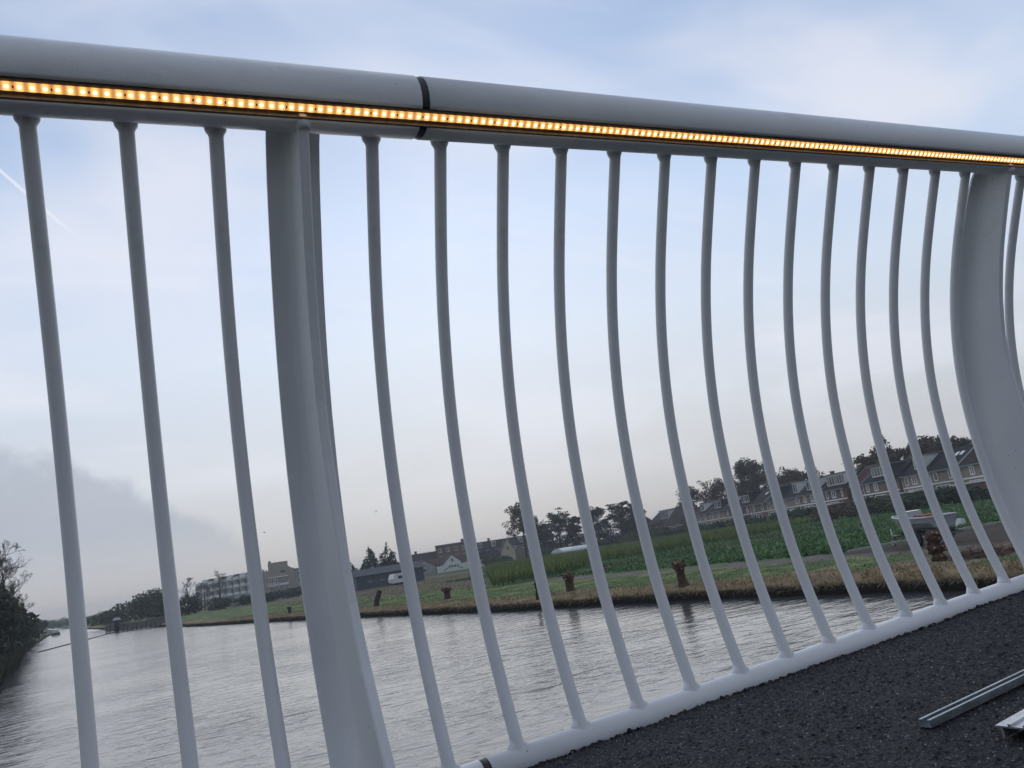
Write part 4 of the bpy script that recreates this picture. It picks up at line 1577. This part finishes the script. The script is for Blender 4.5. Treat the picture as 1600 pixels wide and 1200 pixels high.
for i, (x, y, h, w, lab) in enumerate([(21.5, 205, 3.6, 7, 'dark shrub at the left foot of the white flats'), (27.5, 200, 3.0, 8, 'dark shrub below the taller bare tree'), (34, 205, 2.8, 9, 'shrub in front of the pale hut'), (40.5, 214, 3.0, 9, 'shrub below the beige building, left part'), (47, 205, 2.9, 9, 'shrub below the beige building beside the broad post'), (54, 214, 3.2, 9, 'shrub hidden behind the broad railing post')]):
    tree('garden_shrub', x, y, h, w, lab, 'bush', DK1, OL2, 900, .32, 70 + i, 'shrubs below the flats', cat='shrub')
# conifers by the shed
tree('conifer', 45.6, 175, 6.6, 6.0, 'smallest dark conifer, half hidden by the broad post', 'conifer', PI1, PI2, 1700, .26, 81, 'conifers behind the shed')
tree('conifer', 48.6, 169, 8.6, 7.6, 'pointed dark conifer behind the shed, left one', 'conifer', PI1, PI2, 5200, .24, 82, 'conifers behind the shed')
tree('conifer', 53.2, 171, 8.9, 8.0, 'rounder dark conifer behind the shed, right one', 'conifer', PI1, PI2, 5200, .24, 83, 'conifers behind the shed')
tree('autumn_tree', 103.0, 203, 13.6, 12.0, 'big loose autumn tree right of the yellow gable', 'loose', AU1, (.052, .056, .026), 4600, .25, 91)
for i, (x, y, h, w, lab, st) in enumerate([(112, 209, 9.5, 7, 'short dark pine next to the autumn tree', 'pine'), (118.2, 209.5, 12.6, 9, 'dark pine behind the polythene tunnel', 'pine'), (122.0, 207, 11.0, 6, 'narrow pine right of the tunnel', 'pine'), (128.0, 204, 12.2, 8, 'pine in the middle of the group, right of the tunnel', 'pine'), (133.5, 200, 12.6, 8.5, 'tallest pine, standing just left of the red-brown house', 'pine'), (138, 201, 11, 7, 'dense dark pine at the right of the group', 'conifer'), (144.5, 207, 13, 6, 'round-headed pine rising behind the red-brown house', 'pine')]):
    tree('pine_tree', x, y, h * .97, w * 1.4, lab, st, PI1, (.058, .070, .044), 6000, .25, 100 + i, 'pines left of the terraced row')
tree('round_tree', 155.5, 165.5, 16.2, 14.5, 'tall leafy round tree rising over the terraced roofs', 'round', (.048, .054, .028), (.080, .072, .038), 8500, .25, 121)
for i, (x, y, h, w, lab, st) in enumerate([(150, 186, 10.2, 9, 'hazy autumn tree behind the left end of the terrace', 'loose'), (154, 179, 11.4, 9, 'second autumn tree behind the left end of the terrace', 'loose'), (158, 172, 10.5, 8, 'reddish tree just left of the tall round tree', 'round'),
                                         (149, 142, 9.8, 8, 'low brown tree behind the bay-window house', 'loose'), (152, 150, 9.5, 9, 'low brown tree right of the tall round tree', 'loose'),
                                         (134.5, 111, 11.6, 6, 'bare-topped brown tree over the narrow red roof', 'loose'), (136.5, 106, 11.2, 8, 'rust-brown tree above the dark-dormer house', 'round'), (137, 100, 10.6, 8, 'rust-brown tree behind the skylight houses', 'round'), (136.5, 94, 10.4, 7, 'brown tree behind the sloping roof edge', 'round'), (134, 89, 9.8, 5, 'small dark evergreen tip over the roof ridge', 'round'), (128.5, 84, 9.6, 4, 'thin tree tip above the flat-roofed dormer', 'loose')]):
    tree('backdrop_tree', x, y, h * (1.05 if i < 5 else .93), w * 1.4, lab, st, (.100, .066, .036) if i != 9 else DK1, (.062, .056, .032), 2600 if st == 'loose' else 3800, .26, 140 + i, 'trees behind the terrace')
# garden hedges in front of the houses
for i in range(19):
    s = -6 + i * 6.9
    off = -9.5 - 2.2 * math.sin(i * 1.7)
    c = HA + HU * s + HV * off
    hh = 2.2 + 1.1 * abs(math.sin(i * 2.3 + .6))
    col = [(DK1, DK2), (DK1, GR2), (OL1, GR1), (DK1, DK2), (AU1, OL2)][i % 5]
    lab = '%s garden hedge below the terrace, number %s from the right' % (['dense dark', 'dark green', 'olive', 'blackish', 'brownish'][i % 5],
          ['one', 'two', 'three', 'four', 'five', 'six', 'seven', 'eight', 'nine', 'ten', 'eleven', 'twelve', 'thirteen', 'fourteen', 'fifteen', 'sixteen', 'seventeen', 'eighteen', 'nineteen'][i])
    tree('garden_hedge', c[0], c[1], hh, 8.4, lab, 'bush', col[0], col[1], 1300, .30, 200 + i, 'garden hedges below the terrace', cat='hedge')
for i, (x, y, h, w) in enumerate([(106, 196, 3.5, 9), (113, 193, 3.0, 9), (121, 190, 3.4, 9), (128, 187, 4.0, 9), (136, 186, 4.2, 9), (97, 214, 3.4, 8), (104, 222, 2.6, 8)]):
    tree('field_hedge', x, y, h, w, ['low hedge left of the tunnel under the autumn tree', 'hedge right behind the white tunnel', 'hedge between the tunnel and the pines', 'hedge under the tallest pine', 'hedge in front of the red-brown house', 'hedge below the yellow house', 'low hedge at the foot of the white house'][i],
         'bush', OL1 if i % 2 else DK1, GR2, 1200, .32, 230 + i, 'hedges behind the crop field', cat='hedge')

# ------------------------------------------------------------------ willow stumps on the bank
STUMP = [(25.7, 19.2, 1.15, .21, 3, 'knobbly pollard willow stump nearest the boat, covered in pale cuts'), (22.6, 29.7, 1.10, .20, 1, 'stout reddish willow stump in the middle of the far bank'),
         (22.1, 39.0, 1.08, .24, 2, 'forked reddish willow stump with many cut ends'), (19.95, 38.8, .95, .09, 0, 'thin pale stake at the water edge beside a bar'),
         (21.15, 55.0, .92, .24, 2, 'dark willow stump left of the reed crop'), (15.9, 86.2, .72, .16, 0, 'tiny dark stump left of the broad railing post')]


def stump(x, y, h, r, kind, label, seed):
    rd = random.Random(seed)
    root = empty('willow_stump', (x, y, GND - .02), rd.uniform(0, 6), label, 'tree stump', 'pollard willows on the far bank')
    nr, ns = 14, 16
    v, f = [], []
    lean = rd.uniform(-.08, .08)
    for j in range(nr):
        t = j / (nr - 1)
        head = math.exp(-((t - .86) / .17) ** 2) * .55 + (.35 * math.exp(-(t / .12) ** 2)) + (.25 * math.sin(t * 21 + seed) if kind == 3 else 0)
        rr = r * (1 - .18 * t + head)
        if j == nr - 1:
            rr *= .72
        for k in range(ns):
            a = 2 * math.pi * k / ns
            bump = 1 + .20 * mnoise.noise(Vector((math.cos(a) * 1.6, math.sin(a) * 1.6, t * 5 + seed))) + .10 * math.sin(a * 5 + seed + t * 3)
            v.append((rr * bump * math.cos(a) + lean * t * h, rr * bump * math.sin(a), t * h - .06))
    for j in range(nr - 1):
        for k in range(ns):
            k2 = (k + 1) % ns
            f.append((j * ns + k, j * ns + k2, (j + 1) * ns + k2, (j + 1) * ns + k))
    f.append(tuple((nr - 1) * ns + k for k in range(ns)))
    m = MB()
    m.add(v, f, True)
    m.build('trunk', WILLOW if kind else DARKWOOD, root)
    n = {0: 2, 1: 9, 2: 12, 3: 22}[kind]
    for i in range(n):
        a = rd.uniform(0, 6.28)
        t = rd.uniform(.72, .98) if kind != 3 else rd.uniform(.12, 1.0)
        el = rd.uniform(-.1, .9)
        d = Vector((math.cos(a) * math.cos(el), math.sin(a) * math.cos(el), math.sin(el)))
        p0 = Vector((lean * t * h + math.cos(a) * r * .9, math.sin(a) * r * .9, t * h - .08))
        L = rd.uniform(.10, .2)
        kr = rd.uniform(.035, .07) if r > .1 else .02
        k_ = MB()
        k_.tube([p0, p0 + d * L * .6, p0 + d * L], [kr * 1.3, kr, kr * .95], 8)
        kb = k_.build('branch_stub', WILLOW if kind else DARKWOOD, root)
        c_ = MB()
        c_.tube([p0 + d * (L + .001), p0 + d * (L + .012)], [kr * .9, kr * .86], 8)
        c_.build('cut_face', CUTWOOD, kb)
    return root


for i, s in enumerate(STUMP):
    stump(*s, seed=300 + i)
root = empty('leaning_post', (18.9, 65.5, GND), 0, 'dark timber post leaning to the right on the far bank', 'post')
m = MB()
m.tube([(0, 0, -.3), (.18, .05, .45), (.5, .1, 1.15)], [.24, .22, .20], 9, smooth=False)
m.build('shaft', DARKWOOD, root)
m = MB()
m.tube([(.505, .101, 1.162), (.512, .102, 1.178)], [.19, .18], 9)
m.build('top_face', CUTWOOD, root)
for i, (x, y, L, a, lab) in enumerate([(19.6, 72, 2.6, .3, 'pale fallen branch on the rough grass, upper one'), (18.4, 71, 2.0, -.5, 'pale fallen branch on the rough grass, lower one'), (27.9, 18.6, 1.7, .9, 'long pale stick propped on the cut brushwood')]):
    m = MB()
    z = .1 if i < 2 else .12
    m.tube([(0, 0, z), (L * .5 * math.cos(a), L * .5 * math.sin(a), z + (.22 if i < 2 else .35)), (L * math.cos(a), L * math.sin(a), z + (.15 if i < 2 else .75))], [.05, .04, .025] if i < 2 else [.02, .018, .014], 6)
    o = m.build('fallen_branch' if i < 2 else 'stick', PALEWOOD)
    o.location = (x, y, GND)
    tag(o, lab, 'branch' if i < 2 else 'stick')

# ------------------------------------------------------------------ boat on its trailer
bow, stern = np.array((34.15, 27.35)), np.array((33.15, 24.05))
dd = bow - stern
BL = float(np.hypot(*dd))
root = empty('open_boat', (stern[0], stern[1], GND), math.atan2(dd[1], dd[0]), 'pale grey open boat with white gunwale standing on a trailer', 'boat')
secs = []
NS = 13
for j in range(NS):
    t = j / (NS - 1)
    x = BL * t
    wd = .70 * (1 - max(0, (t - .45) / .55) ** 2.2) + .015
    zt = 1.24 + .17 * t ** 2
    zk = .70 + .30 * max(0, (t - .55) / .45) ** 2
    wb = wd * (.72 - .35 * t)
    secs.append([(x + .10 * t, -wd, zt), (x, -wd * .94, zt - .22), (x - .04 * t, -wb, zk + .10), (x - .05 * t, 0, zk), (x - .04 * t, wb, zk + .10), (x, wd * .94, zt - .22), (x + .10 * t, wd, zt)])
m = MB()
v = [p for s in secs for p in s]
f = []
for j in range(NS - 1):
    for k in range(6):
        f.append((j * 7 + k, j * 7 + k + 1, (j + 1) * 7 + k + 1, (j + 1) * 7 + k))
f.append(tuple(range(6, -1, -1)))
m.add(v, f, False)
# inner skin
vi = [(p[0], p[1] * .93, max(p[2] + .05, 0) if abs(p[1]) < 1e-6 or i % 7 in (2, 3, 4) else p[2]) for i, p in enumerate(v)]
m.add(vi, [tuple(reversed(q)) for q in f[:-1]], False)
m.build('hull', HULL, root)
m = MB()
for sg in (0, 6):
    m.tube([(s[sg][0], s[sg][1], s[sg][2] + .02) for s in secs], .045, 7)
m.tube([(0, -.70, 1.26), (0, .70, 1.26)], .045, 7)
m.build('gunwale', HULLT, root)
m = MB()
m.prism([(BL * .55, 1.25), (BL * .74, 1.30), (BL * .66, 1.62), (BL * .57, 1.60)], 'y', -.45, .45)
m.build('windscreen', mat('hazy_perspex', (.42, .46, .48), (.33, .37, .40), 3, .15), root)
m = MB()
m.prism([(BL * .74 + .01, 1.26), (BL * .97, 1.38), (BL * .80, 1.44), (BL * .74 + .01, 1.42)], 'y', -.35, .35)
m.build('foredeck', HULLT, root)
m = MB()
m.prism([(BL * .20, 1.20), (BL * .42, 1.20), (BL * .40, 1.40), (BL * .25, 1.37)], 'y', -.4, .45)
m.build('tarpaulin', RUST, root)
for k in (.3, .52):
    m = MB()
    m.box(BL * k - .14, BL * k + .14, -.56, .56, 1.08, 1.12)
    m.build('thwart', GREYWOOD, root)
tr_ = empty('boat_trailer', (stern[0], stern[1], GND), math.atan2(dd[1], dd[0]), 'dark steel trailer under the pale grey boat', 'trailer')
m = MB()
for sy in (-.52, .52):
    m.box(-.1, BL * .72, sy - .04, sy + .04, .46, .56)
m.tube([(BL * .72, -.5, .51), (BL + .55, 0, .5)], .045, 6)
m.tube([(BL * .72, .5, .51), (BL + .55, 0, .5)], .045, 6)
for k in (.05, .4, .7):
    m.box(BL * k - .05, BL * k + .05, -.56, .56, .565, .68)
m.build('frame', DARKM, tr_)
for sy in (-1, 1):
    w = MB()
    w.tube([(BL * .30, sy * .70, .31), (BL * .30, sy * .86, .31)], .31, 14)
    w_o = w.build('wheel', BLACK, tr_)
    w = MB()
    w.tube([(BL * .30, sy * .864, .31), (BL * .30, sy * .875, .31)], .15, 10)
    w.build('hub', GALV, w_o)
m = MB()
m.tube([(BL + .42, .05, .0), (BL + .42, .05, .85)], .035, 6)
m.tube([(BL + .42, .05, .16), (BL + .42, .12, .16)], .13, 10)
m.build('jockey_wheel', GALV, tr_)
m = MB()
m.box(-.28, -.12, -.6, .6, .42, .52)
m.box(.3, .5, -.66, .66, .3, .38)
m.build('light_board', GREYWOOD, tr_)

# kerb of pale slabs along the soil path
kx = 32.9
i = 0
while kx < 46:
    L = 1.0
    m = MB()
    m.box(0, L - .03, 0, .16, -.1, .10 + .02 * math.sin(i * 3.1))
    o = m.build('kerb_slab', GREYW)
    o.location = (kx, 29.4 + .12 * math.sin(i * .9), GND)
    o.rotation_euler = (0, 0, .04 * math.sin(i * 2.2))
    tag(o, 'pale concrete edging slab in the line between crop and dug soil', 'kerb slab', 'edging slabs beside the crop')
    kx += L
    i += 1
m = MB()
m.prism([(-.28, 0), (.28, 0), (.22, .42), (-.16, .48)], 'y', -.2, .2)
o = m.build('white_crate', PLASTIC)
o.location = (46.4, 32.6, GND)
tag(o, 'small white crate in the grass beside the right post', 'crate')

# ------------------------------------------------------------------ jetty, boom and mooring post upstream
ja, jb = Vector((-1.6, 178.5, 0)), Vector((8.4, 152, 0))
d = jb - ja
root = empty('plank_jetty', (ja.x, ja.y, 0), math.atan2(d.y, d.x), 'long weathered plank jetty below the round tree', 'jetty')
L = d.length
n = 14
for k in range(n):
    m = MB()
    m.box(L * k / n + .05, L * (k + 1) / n - .05, 0, .12, .15, 1.25 + .06 * math.sin(k * 2.3))
    m.build('plank_panel', GREYWOOD, root)
for k in range(n + 1):
    m = MB()
    m.box(L * k / n - .1, L * k / n + .1, -.12, -.004, -.6, 1.2)
    m.build('pile', GREYWOOD, root)
m = MB()
m.box(0, L, -.16, 1.2, 1.42, 1.52)
m.build('cap_board', GREYWOOD, root)
root = empty('mooring_post', (.2, 171.5, 0), 0, 'dark mooring post with a white cap at the jetty end', 'mooring post')
m = MB()
m.tube([(0, 0, -.8), (0, 0, 2.1)], .35, 9, smooth=False)
m.build('shaft', DARKWOOD, root)
m = MB()
m.prism([(-.75, 2.104), (.75, 2.104), (.55, 2.55), (-.4, 2.6)], 'y', -.4, .4)
m.build('cap', PLASTIC, root)
pts = [Vector((-8.7, 120, .04)), Vector((-6.0, 136, .05)), Vector((-2.8, 154, .05)), Vector((.1, 171, .05))]
m = MB()
m.tube(pts, .07, 6)
o = m.build('floating_boom', DARKWOOD)
tag(o, 'thin dark floating boom across the canal to the mooring post', 'boom')
root = empty('moored_boat', (-14.8, 262, 0), R(95), 'small white-topped boat moored far along the left bank', 'boat')
m = MB()
m.prism([(-3, .1), (2.4, .1), (3.4, .85), (-3, .75)], 'y', -1, 1)
m.build('hull', DARKM, root)
m = MB()
m.prism([(-1.8, .86), (1.0, .86), (.6, 1.55), (-1.8, 1.55)], 'y', -.7, .7)
m.build('cabin', PLASTIC, root)

# ------------------------------------------------------------------ ground cover


def blades(name, pts, h, w, cols, lean=.35, kind='stuff'):
    n = len(pts)
    a = rng.uniform(0, 2 * np.pi, n)
    ax = np.stack([np.cos(a), np.sin(a), np.zeros(n)], 1)
    hh = h * rng.uniform(.55, 1.25, (n, 1))
    ww = w * rng.uniform(.6, 1.3, (n, 1))
    tip = np.zeros((n, 3))
    tip[:, :2] = rng.normal(0, lean, (n, 2)) * hh
    tip[:, 2:3] = hh
    q = np.stack([pts - ax * ww, pts + ax * ww, pts + tip + ax * ww * .25, pts + tip - ax * ww * .25], 1)
    return q, cols


# dry and green grass along the far bank
N = 26000
yy = 10 + (rng.random(N) ** 1.7) * 95
ex = np.array([brx(v) for v in yy])
off = np.abs(rng.normal(0, 1.0, N)) * 1.1 + .08
off = np.where(rng.random(N) < .45, rng.random(N) * 8.0 + .2, off)
xx = ex + off
patch = np.array([nz(a_, b_, .35) for a_, b_ in zip(xx, yy)])
dry = (off < 1.7 + .9 * patch)
cols = np.where(dry[:, None], np.array((.235, .180, .100)), np.array((.078, .112, .040))) * rng.uniform(.6, 1.35, (N, 1))
zz = np.interp(off, [0, .06, .16, .4, .7, 1.0, 1.5], [0, .18, .30, .41, .50, .56, .6])
q1, c1_ = blades('g', np.stack([xx, yy, zz], 1), np.where(dry, .10, .06)[:, None], .018, cols, .8)
tag(obj('bank_grass', quads_mesh('bank_grass', q1, c1_), LEAF), 'dry and green grass tufts along the far bank', 'grass', kind='stuff')
# grass hanging over the dark bank edge
N = 3000
yy = 10 + (rng.random(N) ** 1.5) * 85
ex = np.array([brx(v) for v in yy])
pts = np.stack([ex + rng.uniform(.03, .2, N), yy, rng.uniform(.20, .36, N)], 1)
a = rng.uniform(0, 2 * np.pi, N)
tipv = np.stack([-rng.uniform(.03, .2, N), rng.normal(0, .07, N), -rng.uniform(.0, .14, N)], 1)
axv = np.stack([np.cos(a), np.sin(a), np.zeros(N)], 1) * .02
qv = np.stack([pts - axv, pts + axv, pts + tipv + axv * .3, pts + tipv - axv * .3], 1)
tag(obj('overhanging_grass', quads_mesh('overhanging_grass', qv, np.array((.105, .080, .042)) * rng.uniform(.4, 1.3, (N, 1))), LEAF), 'dead grass hanging over the dark bank edge', 'grass', kind='stuff')
# leafy crop
N = 46000
xx = 32.8 + rng.random(N) ** 1.25 * 66
yy = 29.8 + rng.random(N) ** 1.2 * 78
keep = np.array([not inpoly(a_, b_, TALL) for a_, b_ in zip(xx, yy)]) & (((xx - 107.24) * .95683 - (yy - 69.88) * .29066) < -12) & ((yy < 60) | (xx > 40))
xx, yy = xx[keep], yy[keep]
N = len(xx)
row = np.round(xx / .75) * .75 + rng.normal(0, .12, N)
cl = np.array([nz(a_, b_, .16, 6.0) for a_, b_ in zip(row, yy)])
cols = np.array((.066, .122, .044)) * (1 + .5 * cl[:, None]) * rng.uniform(.55, 1.5, (N, 1))
q2, c2_ = blades('c', np.stack([row, yy, np.full(N, GND)], 1), .20, .055, cols, .9)
tag(obj('leafy_crop', quads_mesh('leafy_crop', q2, c2_), LEAF), 'green leafy crop covering the field beyond the bank', 'crop', kind='stuff')
# tall feathery crop
P_ = []
while len(P_) < 52000:
    a_, b_ = rng.uniform(27, 112), 61 + rng.random() ** 1.6 * 90
    if inpoly(a_, b_, TALL):
        P_.append((a_, b_, GND))
P_ = np.array(P_)
N = len(P_)
cl = np.array([nz(a_, b_, .12, 9.0) for a_, b_ in P_[:, :2]])
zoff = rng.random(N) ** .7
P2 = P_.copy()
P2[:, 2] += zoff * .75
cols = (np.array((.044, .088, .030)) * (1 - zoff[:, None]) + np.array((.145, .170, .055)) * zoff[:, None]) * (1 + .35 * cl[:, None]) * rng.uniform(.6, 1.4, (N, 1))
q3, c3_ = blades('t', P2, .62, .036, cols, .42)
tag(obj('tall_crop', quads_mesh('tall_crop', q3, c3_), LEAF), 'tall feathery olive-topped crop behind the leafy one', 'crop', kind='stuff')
# rough growth on the dry field left of it
N = 9000
xx = 22 + rng.random(N) * 45
yy = 62 + rng.random(N) * 85
xx = np.maximum(xx, np.array([brx(v) for v in yy]) + 4.0)
keep = np.array([not inpoly(a_, b_, TALL) for a_, b_ in zip(xx, yy)])
xx, yy = xx[keep], yy[keep]
N = len(xx)
q4, c4_ = blades('d', np.stack([xx, yy, np.full(N, GND)], 1), .13, .03, np.array((.095, .080, .044)) * rng.uniform(.5, 1.4, (N, 1)), .5)
tag(obj('rough_weeds', quads_mesh('rough_weeds', q4, c4_), LEAF), 'brown rough weeds on the fallow strip', 'weeds', kind='stuff')
# cut brushwood beside the near stump
N = 700
pts = np.stack([rng.normal(27.3, .8, N), rng.normal(18.4, .7, N), GND + np.abs(rng.normal(.05, .12, N))], 1)
dv = rng.normal(size=(N, 3)) * np.array((.35, .35, .07))
axv = np.cross(dv, np.array((0, 0, 1.0)))
axv /= np.linalg.norm(axv, axis=1, keepdims=True) + 1e-6
axv *= .014
qb = np.stack([pts - dv - axv, pts - dv + axv, pts + dv + axv, pts + dv - axv], 1)
tag(obj('brushwood_heap', quads_mesh('brushwood_heap', qb, np.array((.13, .065, .045)) * rng.uniform(.5, 1.4, (N, 1))), LEAF), 'heap of reddish cut brushwood on the bank by the stump', 'brushwood', kind='stuff')
# left bank reeds
N = 9000
yy = 30 + rng.random(N) ** 1.4 * 150
ex = np.array([blx(v) for v in yy])
pts = np.stack([ex - np.abs(rng.normal(0, .5, N)), yy, rng.uniform(.1, .5, N)], 1)
q5, c5_ = blades('r', pts, .7, .035, np.array((.040, .042, .022)) * rng.uniform(.4, 1.4, (N, 1)), .35)
tag(obj('bank_reeds', quads_mesh('bank_reeds', q5, c5_), LEAF), 'dark reeds fringing the left bank', 'reeds', kind='stuff')

# ------------------------------------------------------------------ birds
for i, (x, y, z, s, lab) in enumerate([(90.6, 78.7, 8.2, .38, 'small dark bird gliding above the long white dormer'), (43.5, 143.5, 14.3, .45, 'tiny distant bird above the shed'), (33.5, 205, 17.2, .6, 'tiny distant bird above the beige building')]):
    root = empty('flying_bird', (x, y, z), 1.1 + i, lab, 'bird')
    m = MB()
    m.tube([(-.5 * s, 0, 0), (-.2 * s, 0, .03 * s), (.2 * s, 0, .03 * s), (.45 * s, 0, .02 * s), (.55 * s, 0, 0)], [.02 * s, .1 * s, .12 * s, .07 * s, .01 * s], 7)
    m.build('body', BIRD, root)
    for sg in (-1, 1):
        m = MB()
        v = [(.2 * s, sg * .08 * s, .06 * s), (-.15 * s, sg * .08 * s, .06 * s), (-.1 * s, sg * .5 * s, .25 * s), (.18 * s, sg * .5 * s, .25 * s), (-.1 * s, sg * .95 * s, .12 * s)]
        v2 = [(p[0], p[1], p[2] - .02 * s) for p in v]
        m.add(v + v2, [(0, 1, 2, 3), (3, 2, 4), (8, 7, 6, 5), (9, 7, 8), (0, 3, 8, 5), (3, 4, 9, 8), (4, 2, 7, 9), (2, 1, 6, 7)])
        m.build('wing', BIRD, root)

# ------------------------------------------------------------------ damp air over the polder
hz = MB()
hz.box(-1500, 1620, -260, 1560, -1.2, 24.0)
hm = bpy.data.materials.new('damp_air')
hm.use_nodes = True
hm.cycles.homogeneous_volume = True
ht = hm.node_tree
ht.nodes.clear()
pv = ht.nodes.new('ShaderNodeVolumePrincipled')
pv.inputs['Color'].default_value = (0.86, 0.90, 0.96, 1)
pv.inputs['Density'].default_value = 0.00055
pv.inputs['Anisotropy'].default_value = 0.2
mo = ht.nodes.new('ShaderNodeOutputMaterial')
ht.links.new(pv.outputs[0], mo.inputs['Volume'])
tag(hz.build('haze', hm), kind='stuff')
